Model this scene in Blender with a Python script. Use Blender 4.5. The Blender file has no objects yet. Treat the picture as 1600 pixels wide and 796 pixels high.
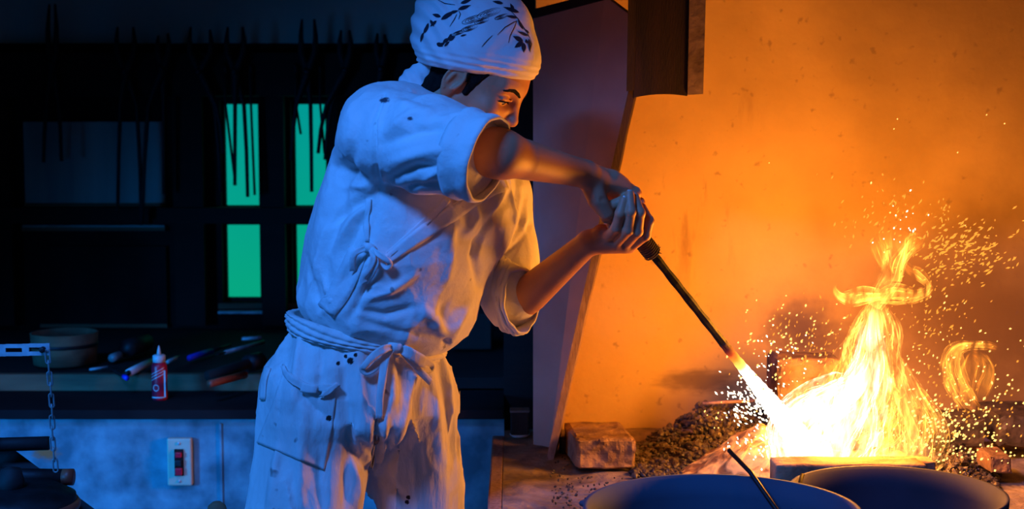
import bpy, bmesh, math, random
import numpy as np
from mathutils import Vector, Matrix
from mathutils.bvhtree import BVHTree

# ------------------------------------------------------------------ camera, world, lights, exposure
scene = bpy.context.scene
COL = scene.collection
CAM = Vector((0.0, -2.8, 1.43)); PITCH = math.radians(5.0); FPX = 2222.0
cd = bpy.data.cameras.new('camera'); cam = bpy.data.objects.new('camera', cd); COL.objects.link(cam)
cam.location = CAM; cam.rotation_euler = (math.pi/2 - PITCH, 0, 0)
cd.sensor_width = 36.0; cd.lens = FPX*36.0/1600.0; cd.clip_start = 0.05; cd.clip_end = 60
cd.dof.use_dof = True; cd.dof.focus_distance = 2.8; cd.dof.aperture_fstop = 4.0
scene.camera = cam
scene.view_settings.view_transform = 'Standard'; scene.view_settings.look = 'None'
scene.view_settings.exposure = 0.0; scene.view_settings.gamma = 1.0; scene.view_settings.use_curve_mapping = False
scene.cycles.transparent_max_bounces = 64
scene.cycles.max_bounces = 6
scene.cycles.sample_clamp_indirect = 4.0

w = bpy.data.worlds.new('dusk'); scene.world = w; w.use_nodes = True
w.node_tree.nodes['Background'].inputs[0].default_value = (0.03, 0.30, 0.55, 1)
w.node_tree.nodes['Background'].inputs[1].default_value = 0.06

def aim(o, target):
    o.rotation_euler = (Vector(target) - o.location).to_track_quat('-Z', 'Y').to_euler()
def area_light(name, loc, target, size, sy, color, power, spread=180):
    l = bpy.data.lights.new(name, 'AREA'); l.shape = 'RECTANGLE'; l.size = size; l.size_y = sy
    l.color = color; l.energy = power; l.spread = math.radians(spread)
    o = bpy.data.objects.new(name, l); COL.objects.link(o); o.location = loc; aim(o, target); return o
def point_light(name, loc, r, color, power):
    l = bpy.data.lights.new(name, 'POINT'); l.shadow_soft_size = r; l.color = color; l.energy = power
    o = bpy.data.objects.new(name, l); COL.objects.link(o); o.location = loc; return o

BLUE = (0.038, 0.24, 1.0); FIRE = (1.0, 0.32, 0.02)
# daylight at dusk through the open front of the workshop, upper left of the camera
area_light('daylight_opening', (-1.2, -1.9, 2.95), (-0.35, 0.2, 0.9), 0.6, 0.4, BLUE, 82)
area_light('added_blue_fill', (-2.5, -0.9, 0.95), (-1.05, 0.75, 0.42), 0.6, 0.6, (0.004, 0.27, 1.0), 11, 60)  # added blue fill for the low concrete wall; no window there
# the forge fire
point_light('fire_light_low', (0.70, 0.16, 0.83), 0.07, FIRE, 13.5)
point_light('fire_light_high', (0.74, 0.14, 1.02), 0.09, FIRE, 26)

# weak warm fill added to redden the panel, right of the camera
point_light('added_warm_fill', (1.3, -1.7, 2.3), 0.05, (1.0, 0.30, 0.10), 3)

# ------------------------------------------------------------------ helpers
def P(px, py, Y):
    """photograph pixel -> point of the place on the vertical plane y = Y"""
    s, c = math.sin(PITCH), math.cos(PITCH)
    v = 398.0 - py
    dx, dy, dz = px - 800.0, c*FPX + s*v, -s*FPX + c*v
    t = (Y - CAM.y)/dy
    return Vector((dx*t, Y, CAM.z + dz*t))
def ppu(Y): return FPX/(Y - CAM.y)

def tag(o, label=None, cat=None, group=None, kind=None):
    if label: o['label'] = label
    if cat: o['category'] = cat
    if group: o['group'] = group
    if kind: o['kind'] = kind
    return o
def empty(name, loc, label=None, cat=None, group=None):
    o = bpy.data.objects.new(name, None); COL.objects.link(o); o.location = loc; o.empty_display_size = .05
    return tag(o, label, cat, group)
def link_mesh(name, me, mat, parent=None):
    o = bpy.data.objects.new(name, me); COL.objects.link(o)
    if mat is not None and not me.materials: me.materials.append(mat)
    if parent is not None:
        # the parts' vertices are in world space; parents are unrotated
        o.parent = parent
        wl = Vector((0, 0, 0)); p = parent
        while p is not None:
            wl += p.location; p = p.parent
        o.location = -wl
    return o
class MB:
    def __init__(self): self.v = []; self.f = []; self.sm = []
    def add(self, vs, fs, smooth=False):
        n = len(self.v); self.v += [tuple(x) for x in vs]; self.f += [tuple(i+n for i in f) for f in fs]
        self.sm += [smooth]*len(fs); return self
    def box(self, c, s, rot=None, bev=0.0):
        bm = bmesh.new(); bmesh.ops.create_cube(bm, size=1.0)
        bmesh.ops.scale(bm, vec=s, verts=bm.verts)
        if bev > 0: bmesh.ops.bevel(bm, geom=bm.edges[:], offset=bev, segments=2, affect='EDGES', profile=.5)
        M = Matrix.Translation(c) @ (rot.to_4x4() if rot is not None else Matrix())
        bmesh.ops.transform(bm, matrix=M, verts=bm.verts)
        bm.verts.index_update()
        self.add([v.co[:] for v in bm.verts], [[v.index for v in f.verts] for f in bm.faces]); bm.free(); return self
    def hexa(self, a, b):
        """a, b: two quads (lists of four points) joined to a solid"""
        self.add(list(a)+list(b), [(3,2,1,0),(4,5,6,7),(0,1,5,4),(1,2,6,5),(2,3,7,6),(3,0,4,7)]); return self
    def tube(self, pts, rad, n=8, cap=True, smooth=True):
        pts = [Vector(p) for p in pts]; m = len(pts)
        if not hasattr(rad, '__len__'): rad = [rad]*m
        vs = []; fs = []; up = None
        for i, p in enumerate(pts):
            d = (pts[min(i+1, m-1)] - pts[max(i-1, 0)]).normalized()
            if up is None:
                up = Vector((0, 0, 1)) if abs(d.z) < .9 else Vector((1, 0, 0))
            a = d.cross(up).normalized(); up = a.cross(d).normalized()
            for k in range(n):
                t = 2*math.pi*k/n
                vs.append(p + (a*math.cos(t) + up*math.sin(t))*rad[i])
        for i in range(m-1):
            for k in range(n):
                k2 = (k+1) % n
                fs.append((i*n+k, i*n+k2, (i+1)*n+k2, (i+1)*n+k))
        if cap: fs.append(tuple(range(n))[::-1]); fs.append(tuple((m-1)*n+k for k in range(n)))
        self.add(vs, fs, smooth); return self
    def lathe(self, c, prof, n=32, axis=None, sx=1.0, sy=1.0, smooth=True):
        """prof: (radius, height) pairs; axis: rotation matrix"""
        vs = []; fs = []; c = Vector(c)
        for r, h in prof:
            for k in range(n):
                t = 2*math.pi*k/n; q = Vector((r*sx*math.cos(t), r*sy*math.sin(t), h))
                vs.append(c + (axis @ q if axis is not None else q))
        for i in range(len(prof)-1):
            for k in range(n):
                k2 = (k+1) % n; fs.append((i*n+k, i*n+k2, (i+1)*n+k2, (i+1)*n+k))
        if prof[0][0] > 1e-4: fs.append(tuple(range(n))[::-1])
        if prof[-1][0] > 1e-4: fs.append(tuple((len(prof)-1)*n+k for k in range(n)))
        self.add(vs, fs, smooth); return self
    def mesh(self, name):
        me = bpy.data.meshes.new(name); me.from_pydata(self.v, [], self.f)
        me.polygons.foreach_set('use_smooth', self.sm); me.update(); return me
    def build(self, name, mat, parent=None): return link_mesh(name, self.mesh(name), mat, parent)
def auto_sharp(o, deg=35):
    me = o.data; bm = bmesh.new(); bm.from_mesh(me)
    for e in bm.edges:
        if len(e.link_faces) == 2 and e.calc_face_angle(0) > math.radians(deg): e.smooth = False
    bm.to_mesh(me); bm.free(); return o
def rotz(a): return Matrix.Rotation(a, 3, 'Z')
def copy_tree(o, parent=None):
    c = o.copy(); COL.objects.link(c); c.parent = parent
    for ch in o.children: copy_tree(ch, c)
    return c

# value noise
_rng = np.random.RandomState(7); _H = _rng.rand(64, 64, 64).astype(np.float32)
def vnoise(Q):
    Q = np.asarray(Q, dtype=np.float64); i = np.floor(Q).astype(int); f = Q - i; f = f*f*(3-2*f)
    i0 = i & 63; i1 = (i+1) & 63; r = 0
    for a in (0, 1):
        for b in (0, 1):
            for c in (0, 1):
                wgt = (f[:, 0] if a else 1-f[:, 0])*(f[:, 1] if b else 1-f[:, 1])*(f[:, 2] if c else 1-f[:, 2])
                r = r + wgt*_H[(i1 if a else i0)[:, 0], (i1 if b else i0)[:, 1], (i1 if c else i0)[:, 2]]
    return r*2-1
def fbm(Q, oct=3):
    r = 0; a = 1.0; Q = np.asarray(Q, dtype=np.float64)
    for k in range(oct): r = r + a*vnoise(Q*(2**k) + 17.3*k); a *= .5
    return r

# ------------------------------------------------------------------ materials
def mat_new(name):
    m = bpy.data.materials.new(name); m.use_nodes = True; return m, m.node_tree, m.node_tree.nodes, m.node_tree.links
def surf(name, col, rough=.7, metal=0, col2=None, nscale=8, ndetail=6, nstretch=(1,1,1), bump=.3, bscale=60, bdist=.004,
         contrast=(.35, .65), emis=None, estr=0, sss=0, spec=.5, sheen=0, extra=None):
    """procedural surface: two colours mixed by noise, noise bump"""
    m, t, N, L = mat_new(name); b = N['Principled BSDF']
    b.inputs['Roughness'].default_value = rough; b.inputs['Metallic'].default_value = metal
    b.inputs['Specular IOR Level'].default_value = spec
    if sss: b.inputs['Subsurface Weight'].default_value = sss; b.inputs['Subsurface Radius'].default_value = (.012, .004, .002); b.inputs['Subsurface Scale'].default_value = 1.0
    if sheen: b.inputs['Sheen Weight'].default_value = sheen
    tc = N.new('ShaderNodeTexCoord'); mp = N.new('ShaderNodeMapping'); L.new(tc.outputs['Object'], mp.inputs[0])
    mp.inputs['Scale'].default_value = nstretch
    if col2 is None: col2 = tuple(c*.75 for c in col)
    n = N.new('ShaderNodeTexNoise'); n.inputs['Scale'].default_value = nscale; n.inputs['Detail'].default_value = ndetail
    L.new(mp.outputs[0], n.inputs['Vector'])
    r = N.new('ShaderNodeValToRGB'); L.new(n.outputs['Fac'], r.inputs[0])
    r.color_ramp.elements[0].position = contrast[0]; r.color_ramp.elements[1].position = contrast[1]
    r.color_ramp.elements[0].color = (*col2, 1); r.color_ramp.elements[1].color = (*col, 1)
    out = r.outputs[0]
    if extra: out = extra(t, N, L, out, tc)
    L.new(out, b.inputs['Base Color'])
    if bump:
        n2 = N.new('ShaderNodeTexNoise'); n2.inputs['Scale'].default_value = bscale; n2.inputs['Detail'].default_value = 5
        L.new(mp.outputs[0], n2.inputs['Vector'])
        bp = N.new('ShaderNodeBump'); bp.inputs['Strength'].default_value = bump; bp.inputs['Distance'].default_value = bdist
        L.new(n2.outputs['Fac'], bp.inputs['Height']); L.new(bp.outputs[0], b.inputs['Normal'])
    if emis: b.inputs['Emission Color'].default_value = (*emis, 1); b.inputs['Emission Strength'].default_value = estr
    return m
def mixc(N, L, fac, a, b, mode='MIX'):
    m = N.new('ShaderNodeMix'); m.data_type = 'RGBA'; m.blend_type = mode
    for s, v in ((m.inputs[0], fac), (m.inputs[6], a), (m.inputs[7], b)):
        if hasattr(v, 'is_linked'): L.new(v, s)
        elif hasattr(v, '__len__'): s.default_value = (*v, 1)
        else: s.default_value = v
    return m.outputs[2]
def math_(N, L, op, a, b=0.0, clamp=False):
    m = N.new('ShaderNodeMath'); m.operation = op; m.use_clamp = clamp
    for s, v in ((m.inputs[0], a), (m.inputs[1], b)):
        if hasattr(v, 'is_linked'): L.new(v, s)
        else: s.default_value = v
    return m.outputs[0]
def blob(N, L, tc, c, r, hard=1.0):
    """1 inside an ellipsoidal patch round c fading to 0: for stains and painted light or shade"""
    mp = N.new('ShaderNodeMapping'); mp.inputs['Scale'].default_value = tuple(1/x for x in r)
    mp.inputs['Location'].default_value = tuple(-a/x for a, x in zip(c, r))
    L.new(tc.outputs['Object'], mp.inputs[0])
    nz = N.new('ShaderNodeTexNoise'); nz.inputs['Scale'].default_value = 2.2; nz.inputs['Detail'].default_value = 5; L.new(mp.outputs[0], nz.inputs['Vector'])
    ln = N.new('ShaderNodeVectorMath'); ln.operation = 'LENGTH'; L.new(mp.outputs[0], ln.inputs[0])
    v = math_(N, L, 'ADD', ln.outputs['Value'], math_(N, L, 'MULTIPLY', math_(N, L, 'SUBTRACT', nz.outputs['Fac'], .5), 1.1))
    mr = N.new('ShaderNodeMapRange'); mr.interpolation_type = 'SMOOTHSTEP'; L.new(v, mr.inputs[0])
    mr.inputs[1].default_value = 1.0 + .5/hard*.6; mr.inputs[2].default_value = max(0, 1.0 - .9/hard); mr.inputs[3].default_value = 0; mr.inputs[4].default_value = 1
    return mr.outputs[0]

def plaster_extra(t, N, L, out, tc):
    # soot near the fire, painted light and shade (marked), rubbed streaks, small pits
    for c, r, h, col, k in [((.73, .8, .93), (.10, .5, .09), 1, (.13, .08, .09), .8),  # soot and shade in one dark colour, behind the flames
                            ((.80, .8, .88), (.14, .5, .08), 1, (.14, .08, .07), .6),  # same soot and shade, lower down
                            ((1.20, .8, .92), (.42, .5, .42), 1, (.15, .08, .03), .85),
                            ((1.15, .8, 1.72), (.42, .5, .30), 1, (.30, .19, .10), .6),  # top right: dimness away from the fire, painted in
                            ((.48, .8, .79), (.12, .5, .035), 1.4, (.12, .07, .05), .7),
                            ((.22, .8, .98), (.22, .5, .12), 1, (.6, .42, .36), .5)]:  # low left: pink cast of the blue light painted into the plaster
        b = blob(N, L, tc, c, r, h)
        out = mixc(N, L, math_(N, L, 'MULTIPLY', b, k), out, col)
    mp = N.new('ShaderNodeMapping'); mp.inputs['Rotation'].default_value = (0, math.radians(28), 0); mp.inputs['Scale'].default_value = (9, 1, 1.6)
    L.new(tc.outputs['Object'], mp.inputs[0])
    n = N.new('ShaderNodeTexNoise'); n.inputs['Scale'].default_value = 1.4; n.inputs['Detail'].default_value = 7; n.inputs['Roughness'].default_value = .65; L.new(mp.outputs[0], n.inputs['Vector'])
    r = N.new('ShaderNodeMapRange'); L.new(n.outputs['Fac'], r.inputs[0]); r.inputs[1].default_value = .56; r.inputs[2].default_value = .72
    m = math_(N, L, 'MULTIPLY', r.outputs[0], blob(N, L, tc, (.46, .8, 1.27), (.2, .6, .30), 1))
    out = mixc(N, L, math_(N, L, 'MULTIPLY', m, .95), out, (.26, .14, .07))
    n = N.new('ShaderNodeTexNoise'); n.inputs['Scale'].default_value = 38; n.inputs['Detail'].default_value = 3; L.new(tc.outputs['Object'], n.inputs['Vector'])
    r = N.new('ShaderNodeMapRange'); L.new(n.outputs['Fac'], r.inputs[0]); r.inputs[1].default_value = .66; r.inputs[2].default_value = .74
    return mixc(N, L, math_(N, L, 'MULTIPLY', r.outputs[0], .45), out, (.2, .12, .08))
def cloth_extra(t, N, L, out, tc):
    n = N.new('ShaderNodeTexNoise'); n.inputs['Scale'].default_value = 26; n.inputs['Detail'].default_value = 2; L.new(tc.outputs['Object'], n.inputs['Vector'])
    r = N.new('ShaderNodeMapRange'); L.new(n.outputs['Fac'], r.inputs[0]); r.inputs[1].default_value = .71; r.inputs[2].default_value = .76
    out = mixc(N, L, math_(N, L, 'MULTIPLY', r.outputs[0], .7), out, (.12, .1, .1))
    n = N.new('ShaderNodeTexNoise'); n.inputs['Scale'].default_value = 7; n.inputs['Detail'].default_value = 7; n.inputs['Roughness'].default_value = .7; L.new(tc.outputs['Object'], n.inputs['Vector'])
    r = N.new('ShaderNodeMapRange'); L.new(n.outputs['Fac'], r.inputs[0]); r.inputs[1].default_value = .55; r.inputs[2].default_value = .75
    return mixc(N, L, math_(N, L, 'MULTIPLY', r.outputs[0], .5), out, (.42, .38, .36))
def burn_extra(t, N, L, out, tc):
    out = cloth_extra(t, N, L, out, tc)
    for c, r in ((P(549, 562, -.15), .007), (P(541, 556, -.15), .004), (P(530, 566, -.15), .004), (P(557, 553, -.15), .004), (P(512, 657, -.2), .006), (P(640, 770, 0), .005), (P(638, 778, 0), .005)):
        b = blob(N, L, tc, c, (r, .5, r), 3); out = mixc(N, L, b, out, (.03, .02, .02))
    return out
def tear_extra(t, N, L, out, tc):
    out = cloth_extra(t, N, L, out, tc)
    b = blob(N, L, tc, P(603, 157, -.2), (.011, .2, .006), 2); out = mixc(N, L, b, out, (.06, .06, .08))
    b = blob(N, L, tc, P(645, 186, -.25), (.006, .2, .004), 2); out = mixc(N, L, b, out, (.1, .1, .12))
    return out

M = {}
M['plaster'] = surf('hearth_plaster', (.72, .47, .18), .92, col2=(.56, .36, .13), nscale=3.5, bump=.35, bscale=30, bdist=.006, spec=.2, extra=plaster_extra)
M['panel'] = surf('pale_panel', (.72, .42, .32), .85, col2=(.58, .33, .25), nscale=5, bump=.25, bscale=40, spec=.2)
def rust_extra(t, N, L, out, tc):
    b = blob(N, L, tc, P(68, 712, .75), (.038, .2, .020), 1.4); return mixc(N, L, math_(N, L, 'MULTIPLY', b, .9), out, (.55, .14, .03))
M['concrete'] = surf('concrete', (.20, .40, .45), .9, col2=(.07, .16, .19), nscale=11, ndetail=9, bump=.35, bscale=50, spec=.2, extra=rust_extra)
M['ledge'] = surf('ledge_clay', (.36, .27, .2), .95, col2=(.16, .12, .10), nscale=14, ndetail=9, bump=.9, bscale=35, bdist=.012, spec=.15)
M['darkwood'] = surf('sooty_wood', (.022, .006, .004), .9, col2=(.010, .003, .002), nscale=3, nstretch=(1, 6, 6), bump=.3, bscale=20)
M['darkwall'] = surf('sooty_wall', (.022, .018, .018), .95, col2=(.010, .008, .009), nscale=4, bump=.2, bscale=30, spec=.1)
M['upperwall'] = surf('grey_upper_wall', (.5, .62, .55), .95, col2=(.42, .54, .48), nscale=2, bump=.1, spec=.1)
M['paper'] = surf('grey_board', (.40, .48, .44), .9, col2=(.28, .33, .31), nscale=3, nstretch=(4, 1, .4), bump=.1, spec=.1)
M['timber'] = surf('plain_timber', (.24, .12, .06), .8, col2=(.14, .07, .035), nscale=4, nstretch=(1, 8, 8), bump=.25, bscale=25)
M['edge_board'] = surf('edge_board', (.4, .25, .2), .85, col2=(.24, .14, .1), nscale=14, nstretch=(8, 8, 1.5), bump=.5, bscale=40)
def dark_top(t, N, L, out, tc):  # board colour darkens towards the top
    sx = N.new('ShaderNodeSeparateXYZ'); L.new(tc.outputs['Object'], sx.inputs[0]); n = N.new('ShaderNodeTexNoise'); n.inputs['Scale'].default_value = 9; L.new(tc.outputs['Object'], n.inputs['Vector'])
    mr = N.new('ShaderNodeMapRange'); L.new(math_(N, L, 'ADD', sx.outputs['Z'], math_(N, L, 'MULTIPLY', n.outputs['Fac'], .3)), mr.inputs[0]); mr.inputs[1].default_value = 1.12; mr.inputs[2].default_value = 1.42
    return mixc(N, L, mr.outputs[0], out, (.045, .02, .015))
M['lean_board'] = surf('dark_top_board', (.4, .25, .2), .85, col2=(.24, .14, .1), nscale=14, nstretch=(8, 8, 1.5), bump=.5, bscale=40, extra=dark_top)
M['hoodwood'] = surf('burnt_board', (.035, .014, .010), .75, col2=(.018, .008, .006), nscale=5, nstretch=(8, 8, 1), bump=.3)
M['hoodedge'] = surf('burnt_board_edge', (.3, .2, .17), .85, col2=(.13, .08, .06), nscale=20, bump=.6, bscale=50)
M['iron'] = surf('black_iron', (.035, .035, .04), .55, metal=.7, col2=(.02, .018, .018), nscale=20, bump=.4, bscale=70, bdist=.002)
M['tongiron'] = surf('tong_iron', (.02, .02, .022), .7, metal=.3, nscale=20, bump=.2)
M['steel'] = surf('galvanised_steel', (.6, .62, .65), .5, metal=.25, col2=(.35, .37, .4), nscale=30, bump=.1)
M['chain'] = surf('chain_steel', (.3, .33, .34), .45, metal=.3, nscale=40, bump=.1)
M['brick'] = surf('hearth_brick', (.40, .25, .15), .95, col2=(.20, .12, .08), nscale=22, ndetail=8, bump=1.0, bscale=45, bdist=.01, spec=.15)
M['brick_top'] = surf('fire_brick', (.38, .24, .15), .95, col2=(.15, .09, .06), nscale=16, ndetail=8, bump=.8, bscale=45, bdist=.008, spec=.15)
M['coal'] = surf('charcoal', (.10, .07, .05), .5, col2=(.02, .015, .013), nscale=30, bump=.6, bscale=90, spec=.6)
M['basin'] = surf('basin_plastic', (.035, .09, .15), .8, col2=(.035, .07, .12), nscale=6, bump=.15, bscale=25)
M['basin2'] = surf('dark_basin', (.03, .03, .055), .85, col2=(.02, .02, .035), nscale=8, bump=.2, bscale=25)
M['redpaint'] = surf('red_oxide_paint', (.5, .08, .03), .5, col2=(.3, .05, .03), nscale=12, bump=.2)
M['redbottle'] = surf('red_plastic', (.75, .01, .04), .35, col2=(.6, .01, .03), bump=0)
M['whiteplastic'] = surf('white_plastic', (.7, .7, .68), .4, col2=(.6, .6, .58), bump=0)
M['ivory'] = surf('ivory_plate', (.62, .6, .42), .5, col2=(.5, .48, .34), bump=.05)
M['rust'] = surf('rust_stain', (.35, .12, .04), .95, col2=(.2, .07, .03), nscale=20, bump=.2)
M['blueplastic'] = surf('blue_plastic', (.02, .05, .7), .4, bump=0)
M['cloth'] = surf('white_cotton', (.82, .80, .78), .9, col2=(.74, .72, .70), nscale=5, bump=.5, bscale=55, bdist=.005, spec=.1, sheen=.15, extra=tear_extra)
M['cloth2'] = surf('worn_white_cotton', (.80, .77, .74), .9, col2=(.68, .65, .62), nscale=6, nstretch=(2, 2, .7), bump=.5, bscale=40, bdist=.006, spec=.1, sheen=.15, extra=burn_extra)
M['scarf'] = surf('scarf_cotton', (.8, .77, .76), .88, col2=(.74, .71, .70), nscale=5, bump=.2, bscale=160, bdist=.0015, spec=.1, sheen=.15)
M['ink'] = surf('black_dye', (.02, .018, .03), .9, bump=0)
M['skin'] = surf('skin', (.58, .27, .15), .5, col2=(.50, .22, .12), nscale=14, bump=.22, bscale=160, bdist=.0012, sss=.12, spec=.4)
M['hair'] = surf('black_hair', (.012, .009, .008), .6, col2=(.006, .005, .005), nscale=30, nstretch=(4, 4, 1), bump=.9, bscale=120, bdist=.004, spec=.08)
M['eye'] = surf('eye_white', (.7, .68, .65), .15, bump=0)
M['iris'] = surf('dark_iris', (.02, .012, .01), .1, bump=0)
M['cord'] = surf('cord_wrap', (.12, .09, .09), .85, col2=(.06, .045, .05), nscale=40, bump=.6, bscale=90)
M['leather'] = surf('boot_leather', (.03, .025, .02), .5, bump=.2)

def emission(name, col, strength):
    m, t, N, L = mat_new(name); N.remove(N['Principled BSDF']); e = N.new('ShaderNodeEmission')
    e.inputs[0].default_value = (*col, 1); e.inputs[1].default_value = strength
    L.new(e.outputs[0], N['Material Output'].inputs[0]); m.cycles.emission_sampling = 'NONE'; return m
# frosted window glass with green dusk light behind it
def window_glass():
    m, t, N, L = mat_new('backlit_window_glass'); N.remove(N['Principled BSDF']); e = N.new('ShaderNodeEmission')
    tc = N.new('ShaderNodeTexCoord'); n = N.new('ShaderNodeTexNoise'); n.inputs['Scale'].default_value = 3; n.inputs['Detail'].default_value = 6; L.new(tc.outputs['Object'], n.inputs['Vector'])
    sx = N.new('ShaderNodeSeparateXYZ'); L.new(tc.outputs['Object'], sx.inputs[0])
    mr = N.new('ShaderNodeMapRange'); L.new(sx.outputs['Z'], mr.inputs[0]); mr.inputs[1].default_value = .9; mr.inputs[2].default_value = 1.6
    c = mixc(N, L, mr.outputs[0], (.002, .36, .20), (.0, .28, .29))
    c = mixc(N, L, math_(N, L, 'MULTIPLY', n.outputs['Fac'], .35), c, (.0, .22, .16))
    L.new(c, e.inputs[0]); e.inputs[1].default_value = 1.15
    L.new(e.outputs[0], N['Material Output'].inputs[0]); m.cycles.emission_sampling = 'NONE'; return m
M['winglow'] = window_glass()
M['back_stone'] = surf('sooty_stone', (.24, .14, .08), .95, col2=(.10, .06, .04), nscale=18, ndetail=8, bump=1.0, bscale=40, bdist=.01, spec=.1)
# ================================================================== THE SETTING
YB = 2.0      # far wall
YH = 0.80     # plaster wall of the hearth
LZ = 0.667    # hearth ledge height
def struct(name, mb, mat): return tag(mb.build(name, mat), kind='structure')
struct('floor', MB().box((-.1, -.4, -.05), (5.2, 6.4, .1)), M['concrete'])
struct('ceiling', MB().box((-.1, .6, 2.75), (5.2, 3.2, .1)), M['darkwall'])
struct('wall_left', MB().box((-2.65, -.4, 1.35), (.1, 6.4, 2.7)), M['darkwall'])
struct('wall_right', MB().box((2.45, -.4, 1.35), (.1, 6.4, 2.7)), M['darkwall'])
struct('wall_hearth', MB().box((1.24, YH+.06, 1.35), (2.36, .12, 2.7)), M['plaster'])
# far wall with two tall window slits, each crossed by the shelf rail
def zat(py, Y): return P(800, py, Y).z
def xat(px, Y, py=300): return P(px, py, Y).x
X1a, X1b = xat(345, YB), xat(405, YB); X2a, X2b = xat(455, YB), xat(511, YB)
ZT, ZB_ = zat(157, YB), zat(473, YB)
bw = MB()
for xa, xb in ((-2.6, X1a), (X1b, X2a), (X2b, .9)):
    bw.box(((xa+xb)/2, YB+.06, (ZT+ZB_)/2), (xb-xa, .12, ZT-ZB_))
bw.box(((-2.6+.9)/2, YB+.06, ZB_/2), (3.5, .12, ZB_)); bw.box(((-2.6+.9)/2, YB+.06, (ZT+1.72)/2), (3.5, .12, 1.72-ZT))
struct('wall_back', bw, M['darkwall'])
struct('wall_back_2', MB().box((-.85, YB+.06, 2.21), (3.5, .12, .98)), M['upperwall'])
for i, (xa, xb) in enumerate(((X1a, X1b), (X2a, X2b))):
    w_ = tag(MB().box(((xa+xb)/2, YB+.02, ZB_-.012), (xb-xa+.03, .05, .018)).build('window_%d' % (i+1), M['timber']), kind='structure')
    zr0, zr1 = zat(350, YB), zat(325, YB)
    pz = [(ZB_, zr0), (zr1, ZT)]
    for z0, z1 in pz:
        MB().box(((xa+xb)/2, YB+.07, (z0+z1)/2), (xb-xa, .008, z1-z0)).build('pane', M['winglow'], w_)
    fr = MB()
    for z in (ZB_+.006, ZT-.006, zr1, zr0): fr.box(((xa+xb)/2, YB+.055, z), (xb-xa, .03, .012))
    for x in (xa+.004, xb-.004): fr.box((x, YB+.055, (ZB_+ZT)/2), (.008, .03, ZT-ZB_))
    fr.build('window_frame', M['darkwood'], w_)
    MB().box(((xa+xb)/2, YB-.02, ZB_-.03), (xb-xa+.02, .03, .008)).build('sill', M['steel'], w_)
# horizontal timbers on the far wall
struct('trim_1', MB().box((-.85, YB-.05, (zat(82, YB-.1)+zat(150, YB-.1))/2), (3.5, .1, zat(82, YB-.1)-zat(150, YB-.1)), bev=.004), M['darkwood'])
struct('trim_2', MB().box((-.85, YB-.04, (zat(325, YB-.08)+zat(350, YB-.08))/2), (3.5, .08, zat(325, YB-.08)-zat(350, YB-.08)), bev=.003), M['darkwood'])
for i, px in enumerate((12, 300, 430)):
    wd = (.06, .1, .08)[i]
    struct('trim_%d' % (3+i), MB().box((xat(px, YB), YB-.03, (.775+zat(120, YB))/2), (wd, .06, zat(120, YB)-.775)), M['darkwood'])
struct('trim_6', MB().box((xat(816, 1.05), 1.0, 1.35), (.10, .10, 2.6)), M['darkwood'])
# boards fixed to the far wall
def wall_board(x0, x1, y0, y1, label, mat):
    a, b = P(x0, y0, YB-.02), P(x1, y1, YB-.02)
    o = empty('wall_board', ((a.x+b.x)/2, YB, b.z), label, 'board')
    MB().box(((a.x+b.x)/2, YB-.009, (a.z+b.z)/2), (b.x-a.x, .018, a.z-b.z), bev=.003).build('board_face', M[mat], o)
    MB().box(((a.x+b.x)/2, YB-.013, b.z+.006), (b.x-a.x, .026, .012)).build('bottom_batten', M['timber'], o)
    return o
wall_board(35, 258, 190, 323, 'large grey board on the dark wall behind the hanging tongs', 'paper')
wall_board(34, 258, 352, 361, 'thin pale strip of board just under the shelf rail', 'paper')
wall_board(60, 262, 385, 512, 'dark mottled board on the wall above the round tub', 'darkwall')

# low concrete wall with the work counter
CY = 0.75; CZ = 0.726
struct('wall_low', MB().box(((-2.6-.02)/2, CY+.02+.03, CZ/2-.012), (2.58, .06, CZ-.024)), M['concrete'])
struct('trim_7', MB().box((xat(338, CY)-.004, CY+.0185, CZ/2-.02), (.006, .006, CZ-.04)), M['concrete'])
ct = empty('work_counter', (-1.3, 1.3, 0), 'long sooty counter top on the low concrete wall behind the man', 'counter')
MB().box((-1.305, CY+.13, CZ-.012), (2.57, .28, .024), bev=.003).build('counter_front', M['darkwall'], ct)
MB().box((-1.305, 1.485, .755-.01), (2.57, .93, .03)).build('shelf_board', M['darkwood'], ct)
MB().box((-1.42, 1.015, .749), (2.34, .03, .046), bev=.003).build('timber_fascia', M['timber'], ct)
for x in (-2.4, -1.2, -.1): MB().box((x, 1.7, .365), (.08, .08, .73)).build('leg', M['darkwood'], ct)

# switch on the concrete wall
a, b = P(260, 686, CY), P(300, 760, CY)
sw = empty('wall_switch', ((a.x+b.x)/2, CY+.02, b.z), 'ivory push-button switch plate on the blue-lit concrete wall', 'switch')
cx, cz = (a.x+b.x)/2, (a.z+b.z)/2; wx, wz = b.x-a.x, a.z-b.z
MB().box((cx, CY+.010, cz), (wx, .02, wz), bev=.004).build('plate', M['ivory'], sw)
MB().box((cx, CY-.002, cz), (wx*.36, .006, wz*.56), bev=.001).build('button_housing', M['darkwall'], sw)
tag(MB().box((cx, CY-.008, cz+wz*.17), (wx*.26, .010, wz*.11), bev=.002).build('button', M['redbottle'], sw), 'upper red button')
tag(MB().box((cx, CY-.008, cz), (wx*.26, .010, wz*.13), bev=.002).build('button', M['iron'], sw), 'black middle button')
tag(MB().box((cx, CY-.008, cz-wz*.18), (wx*.28, .010, wz*.15), bev=.002).build('button', M['redbottle'], sw), 'lower red button')
for s in (-1, 1): MB().lathe((cx, CY, cz+s*wz*.4), [(.0035, 0), (.0035, .003), (.001, .0035)], 10, Matrix.Rotation(math.pi/2, 3, 'X')).build('screw', M['steel'], sw)

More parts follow.
